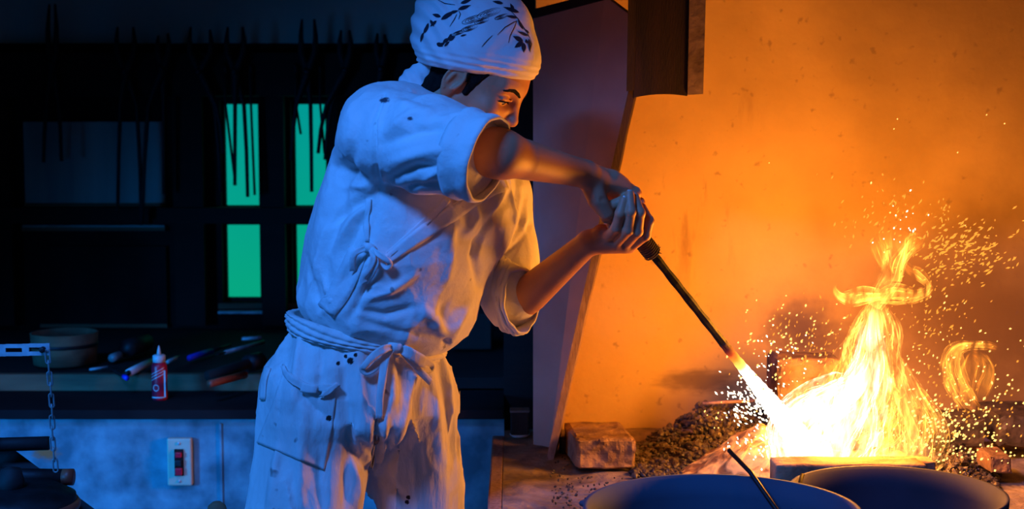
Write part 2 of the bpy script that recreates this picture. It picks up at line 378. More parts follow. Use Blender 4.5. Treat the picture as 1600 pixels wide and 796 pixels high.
# ---- things on the counter
def tub(px, py0, py1, wpx, Y):
    c = P(px, py1, Y); c.z = .771; r = wpx/2/ppu(Y); h = .088
    o = empty('round_tub', c, 'round wooden tub standing on the counter behind the chain', 'tub')
    MB().lathe(c, [(r*.92, 0), (r, h), (r*.93, h), (r*.87, .012), (0.0001, .012)], 40).build('tub_wall', M['timber'], o)
    MB().lathe(c+Vector((0, 0, h*.55)), [(r*.965, 0), (r*.985, .002), (r*.99, .009), (r*.97, .011)], 40).build('hoop', M['iron'], o)
    MB().lathe(c+Vector((0, 0, .0121)), [(r*.855, 0), (r*.875, .045), (0.0001, .047)], 32).build('contents', M['darkwall'], o)
tub(102, 505, 570, 104, 1.2)
# spray/oil bottle
c = P(250, 625, .88); c.z = CZ
o = empty('oil_bottle', c, 'small red squeeze bottle with white cap on the counter edge', 'bottle')
k = 86/ppu(.88)
MB().lathe(c, [(.018, 0), (.020, .004), (.020, k*.62), (.016, k*.70)], 24).build('bottle_body', M['redbottle'], o)
MB().lathe(c+Vector((0, 0, k*.70)), [(.0165, 0), (.0165, k*.12), (.012, k*.14)], 24).build('cap', M['whiteplastic'], o)
MB().lathe(c+Vector((0, 0, k*.84)), [(.006, 0), (.0045, .01), (.002, k*.16)], 12).build('nozzle', M['whiteplastic'], o)
lb = MB()
for j in range(3):    # slanted white bars and a round mark printed on the label
    z = c.z + k*(.44+.055*j)
    pts = [(c.x+.0203*math.sin(t), c.y-.0203*math.cos(t), z+.010*t) for t in np.linspace(-1.1, .9, 8)]
    lb.tube(pts, .0011, 5)
lb.tube([(c.x+.0203*math.sin(t*.9-.25), c.y-.0203*math.cos(t*.9-.25), c.z+k*.24+.008*s) for t, s in [(math.cos(q)*.42, math.sin(q)) for q in np.linspace(0, 6.28, 14)]], .0012, 5)
lb.tube([(c.x+.0203*math.sin(t), c.y-.0203*math.cos(t), c.z+k*.06) for t in np.linspace(-.9, .9, 8)], .0022, 5)
lb.box((c.x+.0165, c.y-.012, c.z+k*.31), (.004, .003, k*.5))
lb.build('label_print', M['whiteplastic'], o)
def stick(name, label, cat, a, b, r, mat, parts=None, n=10):
    o = empty(name, (a+b)/2, label, cat)
    MB().tube([a, a.lerp(b, .5), b], r, n).build('handle' if parts else 'shaft', M[mat], o)
    if parts:
        nm, t0, t1, r2, m2 = parts
        MB().tube([a.lerp(b, t0), a.lerp(b, t1)], r2, n).build(nm, M[m2], o)
    return o
def on_shelf(px, py, zr):   # point on the shelf board seen at this pixel
    d = P(px, py, 1.0) - CAM; t = (.772+zr-CAM.z)/d.z; return CAM + d*t
stick('plastic_tube', 'pale plastic tube lying slanted left of the red bottle', 'tube', on_shelf(209, 578, .012)-Vector((0, .05, 0)), on_shelf(236, 566, .016), .011, 'whiteplastic', ('cap', -.12, 0, .007, 'iron'))
stick('marker_pen', 'pale slim marker lying right of the red bottle', 'pen', on_shelf(262, 566, .005), on_shelf(276, 559, .005), .005, 'whiteplastic', ('tip', 1.0, 1.3, .003, 'redpaint'))
stick('blue_capped_pen', 'dark pen with bright blue end left of the pale tube', 'pen', on_shelf(196, 590, .006), on_shelf(176, 577, .006), .006, 'iron', ('cap', -.12, .1, .007, 'blueplastic'))
stick('blue_handled_tool', 'tool with blue grip lying on the counter right of the bottle', 'tool', on_shelf(296, 560, .008), on_shelf(330, 549, .008), .009, 'blueplastic', ('blade', 1.0, 1.9, .005, 'iron'))
stick('file_tool', 'long pale flat file lying across the counter tools', 'file', on_shelf(352, 551, .02), on_shelf(412, 535, .02), .006, 'steel', ('tang', -.2, 0, .003, 'iron'))
stick('short_rod', 'short grey rod behind the long file on the counter', 'rod', on_shelf(378, 530, .01), on_shelf(408, 528, .01), .006, 'steel')
stick('hammer_handle', 'thick dark hammer resting on the counter fascia', 'hammer', on_shelf(325, 588, .02), on_shelf(398, 566, .03), .014, 'darkwood', ('hammer_head', .85, 1.12, .024, 'iron'))
stick('red_handle', 'dark red tool handle under the thick hammer', 'tool', on_shelf(330, 598, .012)-Vector((0, .02, 0)), on_shelf(385, 584, .008)-Vector((0, .02, 0)), .010, 'redpaint')
stick('grey_grip', 'small grey grip lying between tub and plastic tube', 'tool', on_shelf(175, 560, .01), on_shelf(192, 553, .01), .012, 'chain')
stick('curved_wire', 'thin grey rod on the counter right of the tub', 'rod', on_shelf(140, 578, .005), on_shelf(168, 574, .006), .004, 'steel')
stick('dark_cylinder', 'black can-like cylinder lying behind the pale tube', 'cylinder', on_shelf(198, 545, .03), on_shelf(228, 535, .03), .026, 'iron')
# small box on a pale dish, right behind the hearth corner
c = P(812, 672, .70)
o = empty('small_box', (c.x, .70, LZ), 'small dark box on a white dish between post and hearth panel', 'box')
MB().lathe((c.x, .70, LZ), [(.018, 0), (.025, .006), (.023, .008), (.0001, .004)], 24).build('dish', M['whiteplastic'], o)
MB().box((c.x, .70, LZ+.036), (.046, .04, .058), bev=.004).build('box_body', M['hoodwood'], o)
MB().box((c.x, .70, LZ+.067), (.049, .043, .006), bev=.002).build('lid', M['hoodedge'], o)
c = P(738, 585, 1.5)
o = empty('storage_box', (c.x, 1.5, .771), 'dim reddish box on the far counter right of the man', 'box')
MB().box((c.x, 1.5, .771+.055), (.12, .12, .11), bev=.004).build('box_body', M['hoodwood'], o)
MB().box((c.x, 1.5, .771+.115), (.125, .125, .012), bev=.003).build('lid', M['darkwood'], o)

struct('trim_9', MB().box((-.1, -.92, 2.62), (5.2, .08, .64)), M['darkwood'])  # unseen lintel, added to cut the blue light off the back wall
# ---- blacksmith's tongs hooked over the far beam
tongs = [((77, 6), (86, 6), (82, 100), (68, 254), (96, 252), 'farthest left, with long thin parallel jaws'),
         ((184, 42), (208, 42), (197, 112), (184, 330), (221, 352), 'with thick jaws, second from the left, in front of the grey board'),
         ((248, 55), (262, 52), (255, 108), (222, 345), (256, 303), 'with short jaws at the right edge of the grey board'),
         ((298, 42), (328, 46), (312, 112), (349, 240), (345, 300), 'with curved jaws on the post left of the windows'),
         ((356, 42), (379, 42), (368, 112), (367, 290), (387, 308), 'with U-shaped jaws in front of the left window'),
         ((472, 30), (491, 30), (481, 112), (455, 250), (487, 300), 'tallest and curved, in front of the right window'),
         ((533, 47), (546, 47), (540, 110), (497, 240), (508, 250), 'with narrow straight jaws right of the right window'),
         ((590, 52), (601, 54), (596, 108), (585, 230), (610, 232), 'nearest to the man, partly behind his shoulder')]
for i, (t1, t2, pv, h1, h2, lab) in enumerate(tongs):
    Y = YB - .125
    o = empty('tongs', P(pv[0], pv[1], Y), 'dark iron tongs ' + lab, 'tongs', 'iron tongs on the far beam')
    for tip, end, dy in ((t1, h2, 0), (t2, h1, -.012)):
        s = 1 if tip[0] > pv[0] else -1
        q = [P(*tip, Y+dy), P(tip[0]+s*2, (tip[1]+82)/2, Y+dy), P(tip[0]+s*1, 84, Y+dy), P(pv[0], pv[1], Y+dy),
             P((pv[0]*.3+end[0]*.7), 165, Y+dy), P((end[0]*.9+pv[0]*.1), (165+end[1])/2, Y+dy), P(*end, Y+dy)]
        MB().tube(q, [.004, .008, .012, .014, .007, .0065, .006], 8).build('tong_arm', M['tongiron'], o)
    pp = P(pv[0], pv[1], Y)
    MB().lathe(pp+Vector((0, .012, 0)), [(.012, 0), (.012, .036), (.006, .04)], 12, Matrix.Rotation(math.pi/2, 3, 'X')).build('rivet', M['iron'], o)
    MB().box(pp+Vector((0, .014, .03)), (.01, .03, .008)).build('hook', M['iron'], o)
for i in range(4):  # extra thin rod ends hanging before the windows
    px = (392, 352, 500, 462)[i]; e = ((398, 305), (368, 290), (507, 240), (470, 210))[i]
    o = empty('thin_rod', P(px, 120, YB-.11), ['thin straight rod hanging at the right edge of the left window', 'thin crooked rod crossing the left window', 'thin rod slanting across the right window', 'thin rod hanging at the left side of the right window'][i], 'rod', 'thin rods on the far beam')
    MB().tube([P(px, 110, YB-.115), P(px, 160, YB-.115), P(*e, YB-.115)], .0045, 6).build('shaft', M['tongiron'], o)
    MB().tube([P(px-2, 100, YB-.1), P(px, 104, YB-.115), P(px, 114, YB-.115)], .005, 6).build('hook', M['tongiron'], o)

# ================================================================== THE HEARTH
he = empty('forge_hearth', (.9, 0, 0), 'raised clay-topped forge hearth in front of the orange plaster wall', 'hearth')
MB().box((1.16, .395, LZ/2-.01), (2.36, .79, LZ-.02)).build('hearth_body', M['concrete'], he)
# uneven ledge top
nx, ny = 160, 90; xs = np.linspace(-.02, 2.34, nx); ys = np.linspace(0, YH-.002, ny)
XX, YY = np.meshgrid(xs, ys, indexing='ij'); Q = np.stack([XX.ravel()*9, YY.ravel()*9, np.zeros(nx*ny)], 1)
Z = LZ - .004 + .006*fbm(Q, 4)*np.clip((XX.ravel()+.02)/.05, 0, 1)
lt = MB(); lt.add(np.stack([XX.ravel(), YY.ravel(), Z], 1).tolist(), [(i*ny+j, (i+1)*ny+j, (i+1)*ny+j+1, i*ny+j+1) for i in range(nx-1) for j in range(ny-1)], True)
lt.box((1.16, .395, LZ-.025), (2.36, .79, .02)); lt.build('clay_top', M['ledge'], he)
MB().box((-.035, .365, LZ/2-.002), (.03, .73, LZ-.004), bev=.004).build('side_kerb', M['edge_board'], he)

# pale side panel of the hearth hood with the slanting board along its edge
struct('trim_8', MB().box((1.22, -.12, 2.22), (2.40, .05, .96)), M['hoodwood'])  # unseen hood front, added to keep blue light off the upper wall
pa = empty('hood_side_panel', P(845, 697, .6), 'tall pale side panel of the hearth with a slanted dark edge', 'panel')
far_b, far_t = P(833, 697, .62), P(833, 22, .62)
nb, nt = P(859, 704, .585), P(1006, 40, .40); ntop = P(945, -6, .45)
wb, wt = Vector((P(833, 697, .62).x+.006, YH-.003, LZ)), Vector((P(833, 697, .62).x+.006, YH-.003, far_t.z))
q = [far_b, nb, nt, ntop, far_t]; off = Vector((.012, .016, 0))
pm = MB(); n = len(q)
pm.add(q + [p+off for p in q], [tuple(range(n)), tuple(range(n, 2*n))[::-1]] + [(i, i+n, (i+1) % n+n, (i+1) % n) for i in range(n)])
pm.build('panel_face', M['panel'], pa)
fb0 = Vector((far_b.x, far_b.y, LZ+.004)); MB().hexa([fb0+Vector((.001, .006, 0)), wb, wt, far_t+Vector((.001, .006, 0))], [p+Vector((.014, 0, 0)) for p in (fb0+Vector((.001, .006, 0)), wb, wt, far_t+Vector((.001, .006, 0)))]).build('panel_return', M['panel'], pa)  # unseen return, added to stop firelight spilling to the left
tb = MB(); a, b = P(832, 20, .60), P(950, -10, .44)
tb.hexa([a+Vector((0, 0, .008)), b+Vector((0, 0, .008)), b+Vector((0, 0, -.012)), a+Vector((0, 0, -.012))], [p+Vector((.01, .03, 0)) for p in (a+Vector((0, 0, .008)), b+Vector((0, 0, .008)), b+Vector((0, 0, -.012)), a+Vector((0, 0, -.012)))])
tb.build('top_rail', M['hoodwood'], pa)
# slanted board (edge towards the camera)
eb = empty('slanted_board', P(860, 740, .44), 'narrow slanted board leaning along the panel edge beside the brick', 'board')
a, b = P(853, 742, .44), P(1000, 60, .33)
a.z = LZ
segs = 14; ring = []
for i in range(segs+1):
    t = i/segs; c = a.lerp(b, t); wv = .0165+.001*math.sin(i*2.1)
    d = Vector((wv, 0, -.002)); dd = Vector((.012, .10, 0))
    ring.append([c, c+d, c+d+dd, c+dd])
m_ = MB(); vs = [v for r in ring for v in r]
fs = [(0, 1, 2, 3)[::-1], tuple(segs*4+i for i in range(4))]
for i in range(segs):
    for kx in range(4): k2 = (kx+1) % 4; fs.append((i*4+kx, i*4+k2, (i+1)*4+k2, (i+1)*4+kx))
m_.add(vs, fs); m_.build('board_body', M['lean_board'], eb)
# hanging flue board/box
fx = empty('flue_box', P(1040, 0, .35), 'dark burnt wooden flue box hanging over the hearth at the top', 'flue')
Yf = .30
A, B = P(990, 153, Yf), P(1074, 150, Yf); C_, D = P(1080, -60, Yf), P(1002, -60, Yf)
C_.z = D.z = 2.7; C_.x = 1.0*C_.x+.004
def grid_face(mb, a, b, c, d, bow, n=12):
    """front face a b c d with a bowed lower edge"""
    vs = []; fs = []
    for i in range(n+1):
        u = i/n
        for j in range(2):
            p = a.lerp(b, u) if j == 0 else d.lerp(c, u)
            p = p.copy()
            if j == 0: p.z += bow*4*u*(1-u)
            vs.append(p)
    for i in range(n): fs.append((i*2, (i+1)*2, (i+1)*2+1, i*2+1))
    mb.add(vs, fs)
    return vs
back = Vector((.05, .22, 0))
fm = MB()
n = 12
front = [A.lerp(B, i/n)+Vector((0, 0, .006*4*(i/n)*(1-i/n))) for i in range(n+1)]
top = [D.lerp(C_, i/n) for i in range(n+1)]
vs = front + top + [p+Vector((0, .02, 0)) for p in front] + [p+Vector((0, .02, 0)) for p in top]; k = n+1
fs = [(i, i+1, k+i+1, k+i) for i in range(n)] + [(2*k+i+1, 2*k+i, 3*k+i, 3*k+i+1) for i in range(n)] + [(i+1, i, 2*k+i, 2*k+i+1) for i in range(n)]
fs += [(0, k, 3*k, 2*k), (n, 2*k+n, 3*k+n, k+n)]
fm.add(vs, fs); fm.build('front_board', M['hoodwood'], fx)
# right board showing its rough edge, left board going back
for nm, p0, p1, wd, mt, dy in (('side_board', B, C_, .034, 'hoodedge', .20), ('left_board', A-Vector((.016, 0, -.012)), D-Vector((.016, 0, 0)), .016, 'hoodwood', .16)):
    q0 = [p0+Vector((0, -.004, .002)), p0+Vector((wd, -.002, .004)), p1+Vector((wd+.01, -.002, 0)), p1+Vector((0, -.004, 0))]
    MB().hexa(q0, [p+Vector((.02 if nm == 'side_board' else .015, dy, .01)) for p in q0]).build(nm, M[mt], fx)
MB().box(((A.x+B.x)/2+.03, Yf+.18, 2.10), (.17, .02, 1.00)).build('back_board', M['hoodwood'], fx)

# ---- rough stone blocks
def stone(name, mat, corners_f, corners_b, sub=10, rough=.004, seed=0, parent=None, rough_front=None):
    """hexahedron front quad/back quad (bl, br, tr, tl), subdivided and roughened"""
    bm = bmesh.new(); vs = [bm.verts.new(p) for p in list(corners_f)+list(corners_b)]
    for f in ((0,1,2,3),(7,6,5,4),(1,0,4,5),(2,1,5,6),(3,2,6,7),(0,3,7,4)): bm.faces.new([vs[i] for i in f])
    bmesh.ops.subdivide_edges(bm, edges=bm.edges[:], cuts=sub, use_grid_fill=True)
    bm.normal_update()
    co = np.array([v.co[:] for v in bm.verts]); no = np.array([v.normal[:] for v in bm.verts])
    nz = fbm(co*28+seed*5.1, 3); big = fbm(co*9+seed*3.3, 2)
    c0 = co.mean(0)
    amp = np.full(len(co), rough)
    if rough_front: amp = np.where(no[:, 1] < -.5, rough_front, rough)
    edge = (np.abs(no) > .35).sum(1) > 1
    d = amp*(nz*.7+big*.6) - edge*rough*.8*(1+np.abs(nz))
    co2 = co + no*d[:, None]
    for v, c in zip(bm.verts, co2): v.co = c
    bm.normal_update()
    me = bpy.data.meshes.new(name); bm.to_mesh(me); bm.free()
    for p in me.polygons: p.use_smooth = rough < .003
    return link_mesh(name, me, mat, parent)
def px_block(name, mat, label, cat, fl, fr, tl_y, bl_y, Yf, Yb, taper=0, **kw):
    """block from its front face in the photo"""
    a, b = P(fl, bl_y, Yf), P(fr, bl_y, Yf); c, d = P(fr, tl_y, Yf), P(fl, tl_y, Yf)
    dx = taper; dy = Yb-Yf
    bk = [p+Vector((dx, dy, 0)) for p in (a, b, c, d)]
    o = stone(name, mat, [a, b, c, d], bk, **kw)
    return tag(o, label, cat)
# block beside the charcoal
o = px_block('stone_block', M['brick'], 'rough broken brick block standing alone on the ledge beside the charcoal', 'brick', 901, 994, 688, 734, .33, .53, taper=-.022, sub=14, rough=.0035, rough_front=.015, seed=2)
# low bricks in front of the fire
px_block('hearth_brick', M['brick_top'], 'long flat brick slab in front of the flames', 'brick', 1213, 1448, 727, 800, .0, .07, sub=14, rough=.0025, seed=4)
px_block('hearth_brick', M['brick_top'], 'thin broken slab lying behind the right basin', 'brick', 1225, 1462, 722, 760, .075, .13, sub=12, rough=.003, seed=5)
# upright stone behind the fire
o = px_block('back_stone', M['back_stone'], 'upright stone block behind the left side of the flames', 'stone', 1214, 1318, 562, 690, .42, .54, sub=14, rough=.005, rough_front=.008, seed=7)
px_block('small_block', M['back_stone'], 'small dark block on the ledge at the far right', 'brick', 1547, 1584, 714, 742, .22, .32, sub=6, rough=.003, seed=9)
px_block('small_block', M['coal'], 'block darkened for shadow behind the rubble right of the flames', 'brick', 1455, 1540, 655, 700, .42, .55, sub=6, rough=.004, seed=10)  # charcoal colour stands in for black shadow on this block
px_block('small_block', M['coal'], 'block darkened for shadow at the right picture edge behind the small block', 'brick', 1560, 1640, 648, 700, .42, .6, sub=6, rough=.004, seed=11)  # also coloured black in place of shadow
px_block('small_block', M['coal'], 'small black lump between slanted board and brick block', 'brick', 874, 893, 682, 722, .50, .58, sub=4, rough=.004, seed=12)

# ---- charcoal heap
def heap_profile(px):   # top outline of the heap in the photo
    return np.interp(px, [985, 1005, 1035, 1062, 1090, 1120, 1160, 1210, 1260, 1330], [735, 690, 668, 655, 630, 626, 628, 640, 655, 690])
rnd = random.Random(5)
def lump(mb, c, r, rn):
    bm = bmesh.new(); bmesh.ops.create_icosphere(bm, subdivisions=1, radius=1)
    ax = Matrix.Rotation(rn.uniform(0, 6.28), 3, Vector((rn.uniform(-1, 1), rn.uniform(-1, 1), rn.uniform(-1, 1))).normalized())
    sc = Vector((rn.uniform(.6, 1.3), rn.uniform(.6, 1.1), rn.uniform(.5, .9)))
    vs = []
    for v in bm.verts:
        q = Vector((v.co.x*sc.x, v.co.y*sc.y, v.co.z*sc.z))*r*rn.uniform(.75, 1.2); vs.append(c + ax @ q)
    bm.verts.index_update(); fs = [[v.index for v in f.verts] for f in bm.faces]; bm.free(); mb.add(vs, fs)
hm = MB()
for i in range(3600):
    px = rnd.uniform(988, 1330); Yt = .62
    top = P(px, heap_profile(px), Yt).z; x = P(px, 650, Yt).x
    s = rnd.random()**.8                    # 0 at the crest, 1 at the foot
    Y = Yt - s*.34; x *= (Y+2.8)/(Yt+2.8) if rnd.random() < .5 else 1
    z = LZ + (top-LZ)*max(0, 1-s)**.9 + rnd.uniform(-.008, .004)
    if x < .235 and Y < .55: continue
    if z < LZ: z = LZ+.003
    lump(hm, Vector((x, Y, z)), rnd.uniform(.004, .011), rnd)
for i in range(700):   # scattered crumbs on the ledge
    px = rnd.uniform(860, 1250); Y = rnd.uniform(-.05, .45); x = P(px, 720, Y).x
    if .13 < x < .31 and Y > .26: continue
    lump(hm, Vector((x, Y, LZ+.006)), rnd.uniform(.0015, .0045), rnd)
for i in range(900):   # rubble right of the fire
    px = rnd.uniform(1440, 1560); Y = rnd.uniform(.12, .42); x = P(px, 720, Y).x
    lump(hm, Vector((x, Y, LZ+.004+rnd.random()*.05*max(0, 1-abs(px-1490)/60))), rnd.uniform(.004, .011), rnd)
tag(hm.build('charcoal_heap', M['coal']), 'heap of crushed black charcoal piled against the hearth wall', 'charcoal', kind='stuff')

# ---- glowing ash mound round the fire
def ember_mat():
    m, t, N, L = mat_new('glowing_ash'); b = N['Principled BSDF']; b.inputs['Roughness'].default_value = .95
    tc = N.new('ShaderNodeTexCoord'); n = N.new('ShaderNodeTexNoise'); n.inputs['Scale'].default_value = 22; n.inputs['Detail'].default_value = 8; n.inputs['Distortion'].default_value = 1.2; L.new(tc.outputs['Object'], n.inputs['Vector'])
    r = N.new('ShaderNodeValToRGB'); L.new(n.outputs['Fac'], r.inputs[0]); e = r.color_ramp.elements
    e[0].position = .42; e[0].color = (.25, .12, .05, 1); e[1].position = .62; e[1].color = (.6, .36, .2, 1); L.new(r.outputs[0], b.inputs['Base Color'])
    r2 = N.new('ShaderNodeValToRGB'); L.new(n.outputs['Fac'], r2.inputs[0]); e = r2.color_ramp.elements
    e[0].position = .45; e[0].color = (.0, .0, .0, 1); e[1].position = .68; e[1].color = (1, .30, .02, 1); L.new(r2.outputs[0], b.inputs['Emission Color'])
    b.inputs['Emission Strength'].default_value = .55; m.cycles.emission_sampling = 'NONE'
    bp = N.new('ShaderNodeBump'); bp.inputs['Strength'].default_value = .8; bp.inputs['Distance'].default_value = .01; L.new(n.outputs['Fac'], bp.inputs['Height']); L.new(bp.outputs[0], b.inputs['Normal'])
    return m
M['ember'] = ember_mat()
nx, ny = 110, 50; xs = np.linspace(.36, 1.0, nx); ys = np.linspace(.14, .42, ny)
XX, YY = np.meshgrid(xs, ys, indexing='ij')
prof = np.interp(XX, [.36, .42, .48, .55, .62, .72, .85, .93, 1.0], [0, .035, .075, .115, .09, .05, .04, .03, 0])
sh = np.clip(1-((YY-.30)/.145)**2, 0, 1)
Z = LZ-.004 + prof*sh + .012*fbm(np.stack([XX.ravel()*22, YY.ravel()*22, 0*XX.ravel()], 1), 4).reshape(XX.shape)*np.clip(prof*sh*40, 0, 1)
tag(MB().add(np.stack([XX.ravel(), YY.ravel(), Z.ravel()], 1).tolist(), [(i*ny+j, (i+1)*ny+j, (i+1)*ny+j+1, i*ny+j+1) for i in range(nx-1) for j in range(ny-1)], True).build('ash_mound', M['ember']), 'glowing orange ash mound at the foot of the flames', 'embers', kind='stuff')

# ---- basins in the foreground
def basin(name, cpx, cY, r, zr, h, mat, label, lugs=()):
    c = P(cpx, 780, cY); c.z = zr - h
    o = empty(name, c, label, 'basin')
    pr = [(r*.72, 0), (r*.80, .004), (r*.97, h*.92), (r*1.03, h*.96), (r*1.035, h), (r*1.0, h*1.0), (r*.955, h*.9), (r*.78, .008), (.0001, .008)]
    MB().lathe(c, pr, 72).build('bowl', mat, o)
    for ang in lugs:
        d = Vector((math.cos(ang), math.sin(ang), 0)); e = Vector((-d.y, d.x, 0)); q = c + d*r*1.02 + Vector((0, 0, h*.93))
        MB().tube([q-e*.035, q-e*.03+d*.03, q+e*.03+d*.03, q+e*.035], .006, 8).build('handle', mat, o)
    return o, c
b1, c1 = basin('water_tub', 1127, -.45, .225, .797, .40, M['basin'], 'wide blue tub in the foreground below the charcoal', (math.pi*.80,))
b2, c2 = basin('water_tub', 1402, -.215, .19, .765, .40, M['basin2'], 'dark round tub at the bottom right in front of the flames')
for cc, rr, lab in ((c1, .15, 'wooden block stool under the blue tub'), (c2, .13, 'wooden block stool under the dark tub')):
    st = empty('block_stool', (cc.x, cc.y, 0), lab, 'stool')
    MB().box((cc.x, cc.y, cc.z-.016), (rr*2, rr*2, .03), bev=.004).build('stool_top', M['timber'], st)
    for sx_ in (-1, 1):
        for sy_ in (-1, 1): MB().box((cc.x+sx_*rr*.8, cc.y+sy_*rr*.8, (cc.z-.031)/2), (.04, .04, cc.z-.031)).build('leg', M['timber'], st)
# flat stone slab standing between the basins and the hearth
# iron rods lying over the basins
def bar(name, label, pts, r, mat='iron', cat='rod'):
    o = empty(name, pts[0], label, cat); MB().tube(pts, r, 8).build('shaft', M[mat], o)
    MB().tube([pts[-1], pts[-1]+(pts[-1]-pts[-2]).normalized()*.012], [r*1.2, r*.9], 8).build('end', M[mat], o); return o
bar('iron_rod', 'thin dark iron rod leaning out of the blue basin over the ash', [P(1139, 704, -.22), P(1172, 738, -.27), P(1215, 800, -.34), P(1240, 850, -.38)], .0045)
bar('iron_rod', 'short thin rod standing steeply in the blue basin', [P(1254, 742, -.25), P(1244, 775, -.28), P(1225, 850, -.33)], .004)
bar('iron_rod', 'pale rod lying level on top of the charcoal heap', [P(1098, 631, .56), P(1130, 629, .56), P(1172, 627, .56)], .004, 'edge_board')

# ================================================================== LEFT FOREGROUND: bracket, chain, machine
Ym = -.15
zp = P(0, 540, Ym).z
m0 = empty('grinding_machine', P(20, 790, Ym), 'dark round machine with reddish rim at the bottom left corner', 'machine')
c = P(19, 786, Ym); 
MB().lathe(c-Vector((0, 0, .30)), [(.10, 0), (.118, .26), (.122, .285)], 48).build('drum', M['iron'], m0)
tag(MB().lathe(c-Vector((0, 0, .018)), [(.119, 0), (.124, .004), (.125, .012), (.121, .018), (.116, .02)], 64).build('rim', M['redpaint'], m0), 'red painted rim')
MB().lathe(c-Vector((0, 0, .016)), [(.118, 0), (.117, .026), (.09, .042), (.0001, .046)], 48).build('lid', M['iron'], m0)
MB().lathe(c+Vector((.0, 0, .02)), [(.02, 0), (.024, .02), (.018, .045), (.0001, .05)], 20).build('knob', M['tongiron'], m0)
a, b = P(-60, 744, Ym+.11), P(108, 746, Ym+.11)
MB().tube([a, b], .016, 20).build('roller', M['iron'], m0)
tag(MB().tube([b-Vector((.012, 0, 0)), b+Vector((.008, 0, 0))], .0165, 20).build('roller_end', M['redpaint'], m0), 'red painted roller end')
a, b = P(-60, 697, Ym+.16), P(76, 693, Ym+.16)
MB().tube([a, b], .014, 20).build('rear_roller', M['tongiron'], m0)
q0 = [P(-20, 700, Ym+.2), P(22, 703, Ym+.2), P(160, 805, Ym+.1), P(-20, 830, Ym+.1)]
MB().hexa(q0, [p+Vector((-.02, .03, -.02)) for p in q0]).build('side_plate', M['tongiron'], m0)
MB().box((P(20, 800, Ym).x, Ym+.06, .32), (.2, .2, .64), bev=.01).build('pedestal', M['iron'], m0)
MB().box((P(-75, 600, Ym).x, Ym+.12, .7), (.05, .05, 1.4), bev=.004).build('post', M['iron'], m0)
# slotted steel bracket
Yb = Ym
a, b = P(-85, 550, Yb), P(78, 546, Yb)
br = empty('slotted_bracket', a, 'slotted galvanised steel strip reaching in from the left edge', 'bracket')
hh = 9.5/ppu(Yb); th = .004
sm = MB()
x0, x1 = a.x, b.x; zc = a.z; slots = []
pitchx = 38/ppu(Yb); sx = x1 - 10/ppu(Yb)
xs_ = x1 - 33/ppu(Yb)
k = 0
edges = [x1]
cells = []
xcur = x1 - .008
while xcur - .030 > x0:
    cells.append((xcur-.031, xcur)); xcur -= .031 + .013
def sl(x): return zc + (b.z-a.z)*((x-x0)/(x1-x0))
last = x1
for (s0, s1) in cells:
    sm.box(((s1+last)/2, Yb, sl((s1+last)/2)), (last-s1, th, 2*hh))          # solid web between slots
    for s in (-1, 1): sm.box(((s0+s1)/2, Yb, sl((s0+s1)/2)+s*hh*.68), (s1-s0, th, hh*.64))
    last = s0
sm.box(((x0+last)/2, Yb, sl((x0+last)/2)), (last-x0, th, 2*hh))
sm.build('strip', M['steel'], br)
MB().lathe(b+Vector((-.012, -.002, 0)), [(.006, 0), (.006, .008), (.003, .01)], 8, Matrix.Rotation(math.pi/2, 3, 'X')).build('bolt', M['iron'], br)
# chain
ch = empty('chain', P(75, 550, Yb-.006), 'thin steel chain hanging from the end of the slotted strip', 'chain')
links = 11
pa_, pb_ = P(74, 549, Yb-.007), P(88, 736, Yb+.02)
L_ = (pb_-pa_).length/links; lk_len = L_*1.30; lk_w = .0085; wr = .0017
for i in range(links):
    c = pa_.lerp(pb_, (i+.5)/links) + Vector((.004*math.sin(i*.6)*(i/links), 0, 0)); d = (pb_-pa_).normalized()
    side = Vector((1, 0, 0)) if i % 2 == 0 else Vector((.35, -.94, 0)); side = (side - d*side.dot(d)).normalized()
    pts = []
    hl = lk_len/2 - lk_w/2
    for t in np.linspace(0, math.pi, 7): pts.append(c - d*hl*1 - d*math.sin(t)*lk_w/2 + side*math.cos(t)*lk_w/2)
    for t in np.linspace(math.pi, 2*math.pi, 7): pts.append(c + d*hl*1 - d*math.sin(t)*lk_w/2 + side*math.cos(t)*lk_w/2)
    pts.append(pts[0]); MB().tube(pts, wr, 6, cap=False).build('link', M['chain'], ch)
# round wooden end in the foreground
c = P(339, 800, -.1)
o = empty('wooden_handle', (c.x, -.1, 0), 'rounded wooden handle end poking up at the bottom edge', 'handle')
r = 17/ppu(-.1)
MB().lathe((c.x, -.1, 0), [(r*.8, 0), (r*.8, c.z-.05), (r, c.z-.03), (r*1.02, c.z-.004), (r*.8, c.z+.012), (r*.4, c.z+.019), (.0001, c.z+.021)], 24).build('shaft', M['timber'], o)
MB().lathe((c.x, -.1, .0), [(r*2.4, 0), (r*2.4, .02), (r*1.0, .05)], 24).build('foot', M['iron'], o)
